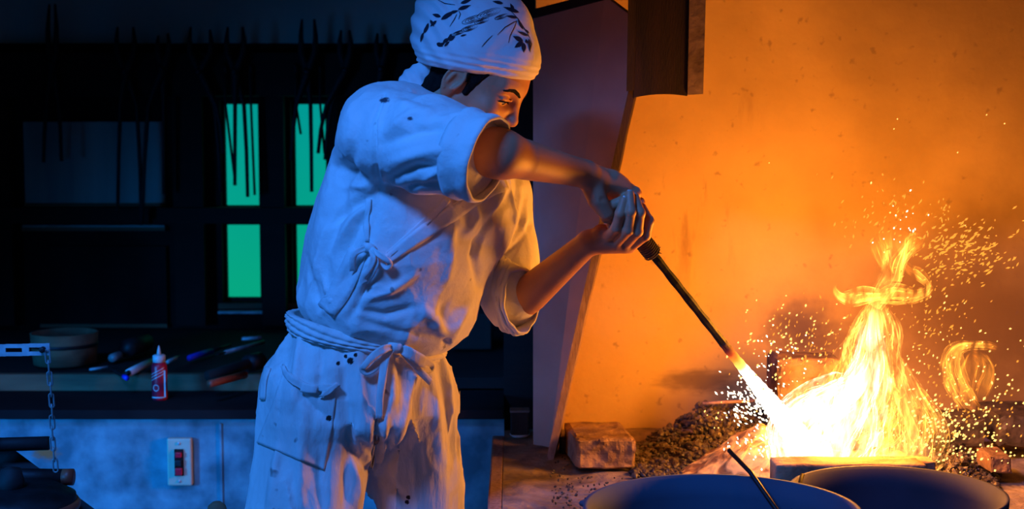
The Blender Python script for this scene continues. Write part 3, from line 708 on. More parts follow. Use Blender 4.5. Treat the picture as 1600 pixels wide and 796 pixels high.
# ================================================================== SDF MODELLING TOOLS (for the figure)
def smin(a, b, k):
    h = np.clip(.5+.5*(b-a)/k, 0, 1); return b*(1-h)+a*h - k*h*(1-h)
def smax(a, b, k): return -smin(-a, -b, k)
def A3(v): return np.array([v[0], v[1], v[2]], dtype=np.float64)
def cap(p, a, b, ra, rb=None):
    a, b = A3(a), A3(b); rb = ra if rb is None else rb
    pa = p-a; ba = b-a; t = np.clip(pa@ba/(ba@ba), 0, 1)
    return np.linalg.norm(pa-t[:, None]*ba, axis=1) - (ra+(rb-ra)*t)
def chain(p, pts, rs, k=.01):
    d = None
    for i in range(len(pts)-1):
        c = cap(p, pts[i], pts[i+1], rs[i], rs[i+1]); d = c if d is None else smin(d, c, k)
    return d
def ell(p, c, r, R=None):
    q = p-A3(c)
    if R is not None: q = q@R            # columns of R = local axes
    r = np.array(r); k0 = np.linalg.norm(q/r, axis=1); k1 = np.linalg.norm(q/(r*r), axis=1)
    return k0*(k0-1)/np.maximum(k1, 1e-9)
def rchain(p, pts, rs):
    d = None
    for i in range(len(pts)-1):
        c = cap(p, pts[i], pts[i+1], rs[i], rs[i+1]); d = c if d is None else np.minimum(d, c)
    return d
def stack(p, rows, yaw, kz=1.0):
    """elliptical trunk from (z, cx, cy, half depth along facing, half width) rows"""
    r = np.array(sorted(rows)); z = p[:, 2]
    cx, cy, b, a = [np.interp(z, r[:, 0], r[:, i]) for i in (1, 2, 3, 4)]
    x = p[:, 0]-cx; y = p[:, 1]-cy; c, s = math.cos(yaw), math.sin(yaw)
    u = x*c+y*s; v = -x*s+y*c
    q = np.sqrt((u/b)**2+(v/a)**2); d = (q-1)*np.minimum(a, b)*.92
    dz = np.maximum(r[0, 0]-z, z-r[-1, 0]); return smax(d, dz, .04)
def polygonise(fn, lo, hi, h):
    """naive surface nets on a two-level grid"""
    lo = np.array(lo, float); n = (np.ceil((np.array(hi)-lo)/h).astype(int)//4+1)*4+1
    nc = (n-1)//4+1; H = 4*h
    ax = [lo[i]+np.arange(nc[i])*H for i in range(3)]
    G = np.stack(np.meshgrid(*ax, indexing='ij'), -1).reshape(-1, 3)
    Dc = fn(G).reshape(nc)
    cells = np.ones(np.array(nc)-1, bool)
    m = np.minimum.reduce([np.abs(Dc[a:nc[0]-1+a, b:nc[1]-1+b, c:nc[2]-1+c]) for a in (0, 1) for b in (0, 1) for c in (0, 1)])
    cells = m < H*1.5
    act = np.argwhere(cells)
    D = np.repeat(np.repeat(np.repeat(Dc, 4, 0), 4, 1), 4, 2)[:n[0], :n[1], :n[2]].astype(np.float64)
    msk = np.zeros(n, bool)
    o = np.stack(np.meshgrid(*[np.arange(5)]*3, indexing='ij'), -1).reshape(-1, 3)
    idx = (act[:, None, :]*4+o[None]).reshape(-1, 3)
    msk[idx[:, 0], idx[:, 1], idx[:, 2]] = True
    ii = np.argwhere(msk)
    for s in range(0, len(ii), 400000):
        q = ii[s:s+400000]; D[q[:, 0], q[:, 1], q[:, 2]] = fn(lo+q*h)
    S = D < 0
    cnt = sum(S[a:n[0]-1+a, b:n[1]-1+b, c:n[2]-1+c].astype(np.int8) for a in (0, 1) for b in (0, 1) for c in (0, 1))
    C = np.argwhere((cnt > 0) & (cnt < 8))
    vid = -np.ones(np.array(n)-1, np.int64); vid[C[:, 0], C[:, 1], C[:, 2]] = np.arange(len(C))
    acc = np.zeros((len(C), 3)); num = np.zeros(len(C))
    for d in range(3):
        e = np.zeros(3, int); e[d] = 1; o1, o2 = [(1, 2), (0, 2), (0, 1)][d]
        for a in (0, 1):
            for b in (0, 1):
                off = np.zeros(3, int); off[o1] = a; off[o2] = b
                p0 = C+off; p1 = p0+e
                d0 = D[p0[:, 0], p0[:, 1], p0[:, 2]]; d1 = D[p1[:, 0], p1[:, 1], p1[:, 2]]
                c = (d0 < 0) != (d1 < 0); t = np.where(c, d0/np.where(c, d0-d1, 1), 0)
                acc += np.where(c[:, None], off+t[:, None]*e, 0); num += c
    V = lo+(C+acc/num[:, None])*h
    F = []
    for d in range(3):
        o1, o2 = [(1, 2), (2, 0), (0, 1)][d]
        sl = [slice(1, n[i]-1) for i in range(3)]; sl[d] = slice(0, n[d]-1)
        sl2 = list(sl); sl2[d] = slice(1, n[d])
        s0 = S[tuple(sl)]; s1 = S[tuple(sl2)]
        E = np.argwhere(s0 != s1)
        if not len(E): continue
        flip = s1[E[:, 0], E[:, 1], E[:, 2]]
        base = E.copy()
        for i in range(3):
            if i != d: base[:, i] += 1
        q = []
        for a, b in ((0, 0), (1, 0), (1, 1), (0, 1)):
            c = base.copy(); c[:, o1] -= a; c[:, o2] -= b; q.append(vid[c[:, 0], c[:, 1], c[:, 2]])
        q = np.stack(q, 1); q[flip] = q[flip][:, ::-1]; F.append(q)
    F = np.concatenate(F); F = F[(F >= 0).all(1)]
    return V, F
def normals(V, F):
    a = V[F[:, 2]]-V[F[:, 0]]; b = V[F[:, 3]]-V[F[:, 1]]; fn = np.cross(a, b); N = np.zeros_like(V)
    for k in range(4): np.add.at(N, F[:, k], fn)
    return N/np.maximum(np.linalg.norm(N, axis=1), 1e-12)[:, None]
def np_mesh(name, V, F, mat, parent=None, smooth=True):
    me = bpy.data.meshes.new(name); me.vertices.add(len(V)); me.vertices.foreach_set('co', np.asarray(V, np.float32).ravel())
    k = F.shape[1]; me.loops.add(len(F)*k); me.loops.foreach_set('vertex_index', F.astype(np.int32).ravel())
    me.polygons.add(len(F)); me.polygons.foreach_set('loop_start', np.arange(0, len(F)*k, k, dtype=np.int32))
    me.polygons.foreach_set('use_smooth', np.full(len(F), smooth)); me.update(calc_edges=True); me.validate()
    return link_mesh(name, me, mat, parent)
def to_px(V):
    """where a point falls in the photograph's elevation (for laying fold lines on the garments)"""
    s, c = math.sin(PITCH), math.cos(PITCH); d = V-np.array([CAM.x, CAM.y, CAM.z])
    dep = d[:, 1]*c-d[:, 2]*s; return np.stack([800+FPX*d[:, 0]/dep, 398-FPX*(d[:, 1]*s+d[:, 2]*c)/dep], 1)
def folds(V, Nn, lines, facing=True):
    """press creases (negative) and ridges (positive) along drawn lines into a cloth surface"""
    q = to_px(V); disp = np.zeros(len(V))
    side = np.clip(-Nn[:, 1]*2.5+.5, 0, 1) if facing else 1.0
    for pts, sig, amp in lines:
        pts = np.array(pts, float); L = np.linalg.norm(np.diff(pts, axis=0), axis=1); cum = np.r_[0, np.cumsum(L)]/L.sum()
        best = np.full(len(V), 1e9); tt = np.zeros(len(V))
        for i in range(len(pts)-1):
            a, b = pts[i], pts[i+1]; ab = b-a; t = np.clip((q-a)@ab/(ab@ab), 0, 1)
            d = np.linalg.norm(q-a-t[:, None]*ab, axis=1); c = d < best
            best = np.where(c, d, best); tt = np.where(c, cum[i]+t*(cum[i+1]-cum[i]), tt)
        disp += amp*.001*np.exp(-(best/sig)**2)*(.35+.65*np.sin(np.clip(tt, 0, 1)*math.pi))
    return V+Nn*(1.5*disp*side)[:, None]
def bvh_of(V, F): return BVHTree.FromPolygons([tuple(v) for v in V], [tuple(int(i) for i in f) for f in F])
def drape(bvh, px, py, Ynear=-.75, fallback=None):
    """first point of the surface met on the way in from the viewer's side"""
    o = P(px, py, Ynear); d = (P(px, py, 0.5)-o).normalized(); h = bvh.ray_cast(o, d)
    if h[0] is None: return (fallback.copy() if fallback else None), Vector((0, -1, 0))
    return h[0], (h[1] if h[1].y < 0 else -h[1])
def ribbon(bvh, pts, width, thick=.0022, lift=.001, sub=4, free=None):
    """cloth tape lying on a surface. pts: (px, py[, extra lift m]); width px or list"""
    pts = [tuple(p)+(0,)*(3-len(p)) for p in pts]; W = width if hasattr(width, '__len__') else [width]*len(pts)
    # catmull-rom resample
    Q = []; Ws = []
    n = len(pts)
    for i in range(n-1):
        p0, p1, p2, p3 = [np.array(pts[max(0, min(n-1, j))]) for j in (i-1, i, i+1, i+2)]
        for s in range(sub):
            t = s/sub; Q.append(.5*((2*p1)+(-p0+p2)*t+(2*p0-5*p1+4*p2-p3)*t*t+(-p0+3*p1-3*p2+p3)*t**3)); Ws.append(W[i]+(W[i+1]-W[i])*t)
    Q.append(np.array(pts[-1])); Ws.append(W[-1]); Q = np.array(Q)
    top = []; bot = []; last = None
    if free:      # hanging tape: keeps its own smooth course in front of the cloth
        ys = [drape(bvh, q[0], q[1])[0] for q in Q]; good = [y.y for y in ys if y is not None]; ys = np.array([y.y if y is not None else min(good) for y in ys])
        yp = np.pad(ys, 3, mode='edge'); ym = np.array([yp[i:i+7].min() for i in range(len(ys))]); yp = np.pad(ym, 2, mode='edge'); ym = np.array([yp[i:i+5].mean() for i in range(len(ys))])
    for i, q in enumerate(Q):
        if free:
            d = Q[min(i+1, len(Q)-1)][:2]-Q[max(i-1, 0)][:2]; d = d/(np.linalg.norm(d)+1e-9); nn = np.array([-d[1], d[0]]); r = []; rb = []
            for s in (-1, -.5, 0, .5, 1):
                x = q[:2]+nn*s*Ws[i]/2; Yq = ym[i]-lift-q[2]-.0025*(s*s-.5)*math.sin(i*.35+1)
                r.append(P(x[0], x[1], Yq-thick)); rb.append(P(x[0], x[1], Yq))
            top.append(r); bot.append(rb); continue
        d = Q[min(i+1, len(Q)-1)][:2]-Q[max(i-1, 0)][:2]; d = d/(np.linalg.norm(d)+1e-9); nn = np.array([-d[1], d[0]])
        r = []; rb = []
        for s in (-1, -.5, 0, .5, 1):
            x = q[:2]+nn*s*Ws[i]/2; h, nm = drape(bvh, x[0], x[1], fallback=None)
            if h is None: h = P(x[0], x[1], last.y if last is not None else -.1); nm = Vector((0, -1, 0))
            if last is not None and abs(h.y-last.y) > .05: h = P(x[0], x[1], last.y)
            last = h; wrinkle = .0006*math.sin(i*.9+s*2)
            r.append(h+nm*(lift+q[2]+thick+wrinkle)); rb.append(h+nm*(lift+q[2]+wrinkle))
        top.append(r); bot.append(rb)
    V = [v for r in top for v in r]+[v for r in bot for v in r]; m = len(top); o = m*5; F = []
    for i in range(m-1):
        for j in range(4):
            a = i*5+j; F.append((a, a+1, a+6, a+5)); F.append((o+a, o+a+5, o+a+6, o+a+1))
        F.append((i*5, (i+1)*5, o+(i+1)*5, o+i*5)); F.append((i*5+4, o+i*5+4, o+(i+1)*5+4, (i+1)*5+4))
    for j in range(4): F.append((j, o+j, o+j+1, j+1)); a = (m-1)*5+j; F.append((a, a+1, o+a+1, o+a))
    mb = MB(); mb.add(V, F, True); return mb

# ================================================================== THE MAN
YAW = -math.radians(33)                       # chest faces the fire and a little towards the camera
fwd = np.array([math.cos(YAW), math.sin(YAW), 0]); rgt = np.array([fwd[1], -fwd[0], 0])
def J(px, py, Y): return P(px, py, Y)
man = empty('person', (-.30, .02, 0), 'man in white wrap jacket, trousers and patterned headscarf thrusting a long bar into the fire', 'person')

# ---- head frame
hs = 1.04
psi, th = math.radians(20), math.radians(33)
hf = np.array([math.cos(psi)*math.cos(th), -math.sin(psi)*math.cos(th), -math.sin(th)])
hu = np.array([math.cos(psi)*math.sin(th), -math.sin(psi)*math.sin(th), math.cos(th)])
hl = -np.cross(hf, hu)                         # head's left
HR = np.stack([hf, hl, hu], 1)
nose = A3(P(802, 195, -.02)); HO = nose - hs*(HR@np.array([.107, 0, -.026]))
def H2W(p): return HO+hs*(HR@np.array(p))
def head_sdf(p):
    q = ((p-HO)@HR)/hs; a = q.copy(); a[:, 1] = np.abs(a[:, 1])
    d = ell(q, (-.012, 0, .045), (.100, .077, .088))
    d = smin(d, ell(q, (.028, 0, -.012), (.066, .062, .082)), .03)
    d = smin(d, ell(q, (.045, 0, -.062), (.045, .044, .045)), .025)
    d = smin(d, cap(a, (.005, .052, -.035), (.06, .025, -.088), .018, .016), .025)   # jaw line
    d = smin(d, ell(q, (.074, 0, -.092), (.017, .02, .016)), .018)
    d = smin(d, cap(a, (.078, .0, .034), (.066, .042, .032), .013, .011), .014)         # brow
    d = smin(d, ell(a, (.060, .044, -.018), (.022, .020, .018)), .02)               # cheekbone
    d = smin(d, ell(a, (.068, .026, -.045), (.020, .022, .022)), .02)
    d = smax(d, -ell(a, (.093, .034, .009), (.020, .020, .013)), .012)               # socket
    d = smin(d, ell(a, (.0665, .0325, .0095), (.0175, .0175, .0135)), .004)             # lids over the eyeball
    d = smax(d, -cap(a, (.0845, .022, .0045), (.078, .046, .0060), .0019), .0012)      # lid slit
    d = smin(d, cap(a, (.0855, .019, .0115), (.078, .047, .0115), .0022, .0018), .002)  # lid fold
    d = smin(d, cap(q, (.086, 0, .020), (.102, 0, -.020), .0065, .0095), .010)         # nose bridge
    d = smin(d, ell(q, (.1015, 0, -.023), (.0105, .0105, .0095)), .006)
    d = smin(d, ell(a, (.092, .0125, -.027), (.011, .0075, .0085)), .005)
    d = smax(d, -cap(a, (.098, .0058, -.0335), (.090, .0085, -.0315), .0030), .002)
    d = smin(d, ell(q, (.082, 0, -.055), (.014, .026, .016)), .010)
    d = smin(d, ell(a, (.092, .006, -.0555), (.0065, .016, .0042)), .004)
    d = smin(d, ell(q, (.0895, 0, -.0655), (.0075, .018, .0052)), .004)
    d = smax(d, -cap(a, (.0985, 0, -.0603), (.086, .023, -.0610), .0013), .002)
    # ear
    e = a-np.array([-.010, .077, -.004]); c, s = math.cos(.25), math.sin(.25)
    e = np.stack([e[:, 0]*c-e[:, 2]*s*-1*-1, e[:, 1]-.25*(-e[:, 0]), e[:, 0]*s+e[:, 2]*c], 1)
    ear = ell(e, (0, .002, 0), (.0175, .0075, .030))
    ear = smin(ear, ell(e, (.004, .001, -.026), (.010, .006, .011)), .008)
    rim = np.abs(np.sqrt((e[:, 0]/.0155)**2+((e[:, 2]-.004)/.026)**2)-1)*.0155
    rim = np.sqrt(rim**2+(e[:, 1]-.0085)**2)-.0026
    ear = smax(ear, -ell(e, (.003, .012, -.001), (.0100, .0085, .0165)), .003)
    ear = smax(ear, -ell(e, (-.001, .011, .015), (.0085, .0035, .0075)), .002)
    ear = smin(ear, rim + .6*np.maximum(0, -e[:, 2]-.012)*(e[:, 0] > 0), .0025)
    ear = smin(ear, cap(e, (.013, .006, -.002), (.012, .006, -.010), .0035), .003)
    ear = smin(ear, cap(e, (-.006, .007, -.012), (-.006, .007, .010), .0028), .003)
    d = smin(d, ear, .004)
    return d*hs
NB = J(668, 205, .01)         # neck base
def neck_sdf(p):
    d = cap(p, H2W((-.035, 0, -.02)), NB, .057*hs, .066)
    return smin(d, cap(p, H2W((.0, 0, -.06)), NB+Vector((.03, -.01, -.02)), .045*hs, .05), .03)
def skin_head(p): return smin(head_sdf(p), neck_sdf(p), .022)

# ---- joints
SR, ER, WR = J(618, 212, -.17), J(780, 240, -.300), J(914, 272, -.135)
SL, EL, WL = J(778, 300, .17), J(797, 486, .10), J(920, 379, -.055)
def arm_r(p):
    d = rchain(p, [SR, SR.lerp(ER, .5), ER], [.054, .047, .039])
    m = ER.lerp(WR, .28); m2 = ER.lerp(WR, .75)
    return smin(d, rchain(p, [ER, m, m2, WR], [.038, .0365, .0290, .0265]), .03)
def arm_l(p):
    d = rchain(p, [SL, SL.lerp(EL, .5), EL], [.055, .047, .038])
    m = EL.lerp(WL, .27); m2 = EL.lerp(WL, .75)
    return smin(d, rchain(p, [EL, m, m2, WL], [.037, .0380, .0285, .0245]), .012)
BAR0, BAR1 = J(940, 296, -.078), J(1272, 716, .215)       # bar axis
def finger(p, pts, r0, r1, k=.004):
    n = len(pts); rs = [r0+(r1-r0)*i/(n-1) for i in range(n)]
    d = chain(p, pts, rs, .003)
    for i in range(1, n-1): d = smin(d, ell(p, A3(pts[i]), (rs[i]*1.03,)*3), .003)   # knuckle
    return d
RF = [[J(972, 288, -.055), J(992, 302, -.085), J(972, 316, -.117), J(946, 324, -.118)],
      [J(978, 298, -.048), J(998, 318, -.078), J(975, 334, -.112), J(947, 341, -.112)],
      [J(980, 310, -.042), J(1001, 330, -.070), J(980, 348, -.102), J(956, 352, -.105)],
      [J(980, 320, -.038), J(1000, 342, -.064), J(985, 357, -.094), J(966, 362, -.098)]]
def hand_r(p):
    d = cap(p, WR, J(962, 292, -.082), .0245, .025)
    for f in RF: d = smin(d, cap(p, A3(WR)*.75+A3(f[0])*.25, f[0], .017, .0145), .012)
    d = smin(d, rchain(p, [J(926, 290, -.126), J(934, 313, -.130), J(947, 333, -.124)], [.0215, .0190, .0145]), .010)       # thumb mound
    d = smin(d, cap(p, J(958, 281, -.10), J(984, 300, -.088), .0165, .0135), .012)
    for i, f in enumerate(RF): d = smin(d, finger(p, f, .0125, .0102), .004)
    d = smax(d, -cap(p, J(942, 312, -.150), J(962, 311, -.140), .0050, .0040), .005)   # crease under the mound
    t = finger(p, [J(932, 296, -.085), J(945, 322, -.040), J(968, 344, -.038), J(985, 360, -.045)], .0125, .0095)
    return smin(d, t, .008)
LF = [[J(947, 374, -.080), J(963, 356, -.118), J(969, 334, -.138), J(975, 313, -.134)],
      [J(962, 380, -.080), J(982, 359, -.125), J(986, 331, -.142), J(984, 304, -.130)],
      [J(975, 384, -.074), J(996, 362, -.118), J(1000, 333, -.132), J(992, 309, -.118)],
      [J(984, 386, -.066), J(1008, 368, -.104), J(1014, 346, -.112), J(1003, 325, -.104)]]
def hand_l(p):
    d = cap(p, WL, J(945, 372, -.062), .0215, .0215)
    for f in LF: d = smin(d, cap(p, A3(WL)*.8+A3(f[0])*.2, f[0], .0165, .0125), .012)
    d = smin(d, cap(p, J(940, 364, -.070), J(958, 371, -.075), .017, .015), .010)
    for f in LF: d = smin(d, finger(p, f, .0112, .0090, .003), .0025)
    t = finger(p, [J(926, 372, -.035), J(950, 358, -.012), J(975, 350, -.008), J(995, 344, -.020)], .0135, .0095)
    return smin(d, t, .009)

# ---- trunk under the clothes and legs
PELV = A3(J(572, 575, .0))
rows_body = []
for py, pxc, Yc, b in ((205, 668, 0, .075), (240, 672, 0, .098), (300, 650, 0, .105), (370, 630, 0, .103), (440, 605, 0, .095), (510, 580, 0, .090), (580, 572, 0, .10), (640, 568, 0, .10), (690, 568, 0, .085)):
    c = J(pxc, py, Yc); rows_body.append((c.z, c.x, c.y, b, b*1.38))
HIPR = PELV+.10*rgt+np.array([0, 0, -.06]); HIPL = PELV-.10*rgt+np.array([0, 0, -.06])
KNR, KNL = np.array([-.37, -.10, .50]), np.array([-.19, .10, .50]); ANR, ANL = np.array([-.42, -.09, .085]), np.array([-.27, .13, .085])
def foot(p, an, k=.02):
    t = an+np.array([.15, -.04, -.055]); return smin(cap(p, an+np.array([-.03, 0, -.045]), t, .04, .03), cap(p, an, an+np.array([0, 0, -.04]), .042, .042), k)
def trunk(p):
    d = stack(p, rows_body, YAW)
    d = smin(d, arm_r(p), .03); d = smin(d, arm_l(p), .03); d = smin(d, neck_sdf(p)+.002, .03)
    for h, k, a in ((HIPR, KNR, ANR), (HIPL, KNL, ANL)):
        d = smin(d, chain(p, [h, (h+k)/2, k, (k*.7+a*.3), a], [.060, .058, .050, .050, .034], .03), .03); d = smin(d, foot(p, a), .02)
    return d
def merged(parts):
    Vs, Fs, n = [], [], 0
    for V, F in parts: Vs.append(V); Fs.append(F+n); n += len(V)
    return np.concatenate(Vs), np.concatenate(Fs)
def box_of(pts, pad): a = np.array([A3(p) for p in pts]); return a.min(0)-pad, a.max(0)+pad
parts = []
Vt, Ft = polygonise(lambda p: trunk(p)+.0015, (-.62, -.42, -.01), (.27, .32, 1.52), .012); parts.append((Vt, Ft))
parts.append(polygonise(skin_head, *box_of([HO, A3(NB)], .15), .0022))
g = lambda p: smin(arm_r(p), hand_r(p), .008)
lo, hi = box_of([ER, J(1000, 360, -.04), J(960, 300, -.12)], .05); Vr, Fr = polygonise(g, lo, hi, .0021); parts.append((Vr, Fr))
g = lambda p: smin(arm_l(p), hand_l(p), .008)
lo, hi = box_of([EL, J(1012, 345, -.12), J(975, 304, -.14)], .045); Vl, Fl = polygonise(g, lo, hi, .0021); parts.append((Vl, Fl))
# fine skin relief: wrist creases and knuckle creases come from the modelled shapes above
Vb, Fb = merged(parts)
body = np_mesh('body', Vb, Fb, M['skin'], man)

# finger nails
M['nail'] = surf('finger_nail', (.62, .4, .3), .35, bump=0)
for fs_, rr in ((LF, .0090), (RF, .0102)):
    for f in fs_:
        tip, pr = f[-1], f[-2]; d = (tip-pr).normalized(); out = Vector((0, -1, 0)); out = (out-d*out.dot(d)).normalized(); sd = d.cross(out)
        c = tip+out*(rr*.93)+d*.002; vs = []; n_ = 5
        for a in range(n_):
            for b_ in range(n_):
                u, v = a/(n_-1)*2-1, b_/(n_-1)*2-1; vs.append(c+d*u*.0055+sd*v*.0048-out*(v*v*.0022+max(0, u)*.0008))
        MB().add(vs, [(a*n_+b_, (a+1)*n_+b_, (a+1)*n_+b_+1, a*n_+b_+1) for a in range(n_-1) for b_ in range(n_-1)], True).build('fingernail', M['nail'], body)

# ---- eyes
for s in (-1, 1):
    c = Vector(H2W((.0665, .0325*s, .0090))); 
    e = MB(); e.lathe(c, [(.0001, -.0158*hs)]+[(.0158*hs*math.sin(t), -.0158*hs*math.cos(t)) for t in np.linspace(.2, 2.95, 14)]+[(.0001, .0158*hs)], 24); eo = e.build('eye', M['eye'], man)
    gz = Vector(H2W((.12, .030*s, -.03)))-c; gz.normalize(); Rm = gz.to_track_quat('Z', 'Y').to_matrix()
    MB().lathe(c, [(.0001, .01645*hs)]+[(.0163*hs*math.sin(t), .0163*hs*math.cos(t)+.0002) for t in (.1, .2, .3, .4)], 20, Rm).build('iris', M['iris'], eo)

# ---- hair
def hair_sdf(p):
    q = ((p-HO)@HR)/hs; a = q.copy(); a[:, 1] = np.abs(a[:, 1])
    base = head_sdf(p)/hs-.0032
    base = smin(base, (neck_sdf(p)/hs)-.0045, .01)
    n = .0012*fbm(q*np.array([260, 260, 60]), 2)
    reg = ell(a, (-.080, .02, -.005), (.064, .085, .098))                               # nape and back
    xz = np.stack([a[:, 0], a[:, 2]], 1); s0, s1 = np.array([.026, .075]), np.array([.017, -.012]); ba = s1-s0
    t = np.clip((xz-s0)@ba/(ba@ba), 0, 1); side = smax(np.linalg.norm(xz-s0-t[:, None]*ba, axis=1)-(.030+(.007-.030)*t**.7)+.0015*vnoise(q*120), .035-a[:, 1], .004)
    reg = np.minimum(reg, side)
    reg = smax(reg, -ell(a, (-.008, .080, -.006), (.020, .03, .033)), .002)
    return smax(base+n, reg, .004)*hs
V_, F_ = polygonise(hair_sdf, *box_of([HO, HO], .16), .0026)
np_mesh('hair', V_, F_, M['hair'], man)
def stroke(name, sgn, pts, rs, off, h):
    P2 = [np.array(x) for x in pts]
    def f(p):
        q = ((p-HO)@HR)/hs; y = q[:, 1]*sgn; yz = np.stack([y, q[:, 2]], 1); d = None
        for i in range(len(P2)-1):
            a, b = P2[i], P2[i+1]; ba = b-a; t = np.clip((yz-a)@ba/(ba@ba), 0, 1); c = np.linalg.norm(yz-a-t[:, None]*ba, axis=1)-(rs[i]+(rs[i+1]-rs[i])*t)
            d = c if d is None else np.minimum(d, c)
        hair_n = .0006*np.sin(q[:, 1]*2600+q[:, 2]*900)
        return smax(smax(head_sdf(p)/hs-off+hair_n*.5, d+hair_n, .0006), .03-q[:, 0], .001)*hs
    c = [H2W((x, y*sgn, z)) for x in (.05, .10) for y, z in pts]
    V_, F_ = polygonise(f, *box_of(c, .008), h); np_mesh(name, V_, F_, M['hair'], man)
for sgn in (-1, 1):
    stroke('eyebrow', sgn, [(.013, .0255), (.022, .0300), (.034, .0335), (.044, .0315), (.052, .0265)], [.0018, .0032, .0034, .0026, .0012], .0014, .0011)
    stroke('upper_eyelashes', sgn, [(.0185, .0048), (.026, .0078), (.034, .0082), (.042, .0068), (.0495, .0040)], [.0007, .0010, .0011, .0010, .0006], .0015, .0008)

# ---- headscarf
SC = A3(P(748, 66, .0)); 
bd = A3(P(838, 127, -.05)-P(663, 100, -.05)); bd /= np.linalg.norm(bd); bn = np.cross(np.array([0, 1, .10]), bd); bn /= np.linalg.norm(bn)
if bn[2] < 0: bn = -bn
BP = A3(P(744, 116, -.08))                      # a point of the brim plane on the near side
def scarf_sdf(p):
    d = ell(p, SC, (.1125, .104, .118))
    d = smin(d, ell(p, A3(P(700, 45, .02)), (.068, .085, .098)), .05)
    d = smin(d, ell(p, A3(P(800, 95, 0)), (.055, .082, .05)), .03)
    # the cloth must clear the head
    d = np.minimum(d, smax(head_sdf(p)-.004, ell(p, SC, (.135, .12, .14)), .01))
    h = (p-BP)@bn                                  # height above the brim
    q = (p-SC); ang = np.arctan2(q[:, 1], q[:, 0])
    u = q@bd
    # gathered creases that run round just above the brim and fan up at the back
    ridge = np.sin(h*520+1.2*np.sin(ang*2)+3*u/.1)*.0013*np.exp(-(np.clip(h-.014, 0, 1)/.020)**2)
    bk = np.clip((.02-q[:, 0])/.1, 0, 1); fan = np.sin(h*150+q[:, 0]*160+2*vnoise(p*14))*.0026*bk
    lw = .0016*fbm(p*np.array([18, 18, 26]), 3)
    brimpush = .010*np.exp(-np.clip(h, 0, 1)/.006)*0
    d = d+ridge+fan+lw+np.clip(.03-h, 0, .03)**2*1.5
    return smax(d, -h, .006)
Vs_, Fs_ = polygonise(scarf_sdf, SC-.16, SC+.16, .0028)
scarf = np_mesh('headscarf', Vs_, Fs_, M['scarf'], man)
sb = bvh_of(Vs_, Fs_)
# printed pattern
def Z3(x, y): return (620+x/3.617, y/3.617)
pr = MB()
def print_poly(path, ws, closed=False):
    """path in photo pixels with widths, laid as a thin inked strip"""
    vs = []; m = len(path)
    for i in range(m):
        d = np.array(path[min(i+1, m-1)])-np.array(path[max(i-1, 0)]); d = d/(np.linalg.norm(d)+1e-9); n_ = np.array([-d[1], d[0]])
        for s in (-1, 0, 1):
            x = np.array(path[i])+n_*s*ws[i]/2; h, nn = drape(sb, x[0], x[1], -.35)
            if h is None: return
            vs.append(h+nn*.0007)
    pr.add(vs, [(i*3+j, (i+1)*3+j, (i+1)*3+j+1, i*3+j+1) for i in range(m-1) for j in (0, 1)])
def leaf(a, b, w):
    a, b = np.array(Z3(*a)), np.array(Z3(*b)); n = 9; w /= 3.617
    print_poly([tuple(a+(b-a)*t) for t in np.linspace(0, 1, n)], [max(.15, w*math.sin(math.pi*t**.8)) for t in np.linspace(0, 1, n)])
def stem(pts, w=3.0):
    pts = [np.array(Z3(*p)) for p in pts]; out = []
    for i in range(len(pts)-1):
        for t in np.linspace(0, 1, 7)[:-1]: out.append(tuple(pts[i]+(pts[i+1]-pts[i])*t))
    out.append(tuple(pts[-1])); n = len(out); print_poly(out, [w/3.617*(.35+.65*math.sin(math.pi*(i+.5)/n)) for i in range(n)])
for a in [((712, 232), (655, 205), 26), ((712, 236), (664, 270), 26), ((716, 242), (716, 298), 26), ((745, 218), (752, 298), 15), ((742, 202), (680, 178), 16),
          ((712, 166), (682, 108), 17), ((682, 100), (615, 90), 16), ((746, 188), (716, 162), 12), ((735, 245), (728, 222), 18), ((690, 70), (600, 40), 22), ((660, 60), (640, 20), 18),
          ((600, 20), (540, 8), 18), ((345, 55), (420, 30), 22), ((360, 20), (420, 0), 20), ((250, 95), (200, 82), 22), ((250, 112), (330, 60), 26), ((300, 75), (350, 60), 18),
          ((225, 118), (190, 150), 18), ((190, 112), (212, 150), 16), ((180, 130), (160, 190), 18), ((150, 185), (135, 240), 16), ((165, 150), (150, 200), 10)]: leaf(*a)
for s in [[(755, 225), (735, 185), (705, 140), (683, 105), (640, 60)], [(480, 265), (510, 230), (540, 200)], [(568, 198), (610, 155), (660, 125), (680, 118)], [(630, 242), (640, 200), (665, 150), (676, 118)],
          [(755, 225), (760, 250), (750, 290)], [(230, 0), (270, 20), (330, 28)], [(300, 150), (325, 110), (340, 80)], [(350, 110), (360, 80), (350, 60)]]: stem(s, 5)
for cx_, cy_, sc_ in ((520, 75, 1.0), (430, 110, .9), (590, 95, .55), (410, 160, .7), (350, 185, .5), (480, 120, .6)):
    for r_ in (1, .72, .45, .22):
        pts = []
        for t in np.linspace(.3, 6.1, 12): x, y = math.cos(t)*72*r_*sc_, math.sin(t)*20*r_*sc_; c_, s_ = math.cos(-.32), math.sin(-.32); pts.append((cx_+x*c_-y*s_, cy_+x*s_+y*c_))
        stem(pts, 2.4)
for a in [((225, 245), (262, 262), 26), ((240, 258), (275, 240), 18), ((262, 240), (300, 215), 22), ((285, 225), (332, 205), 30), ((300, 215), (310, 190), 18), ((270, 262), (300, 232), 14), ((360, 205), (395, 195), 10)]: leaf(*a)
pr.build('floral_print', M['ink'], scarf)
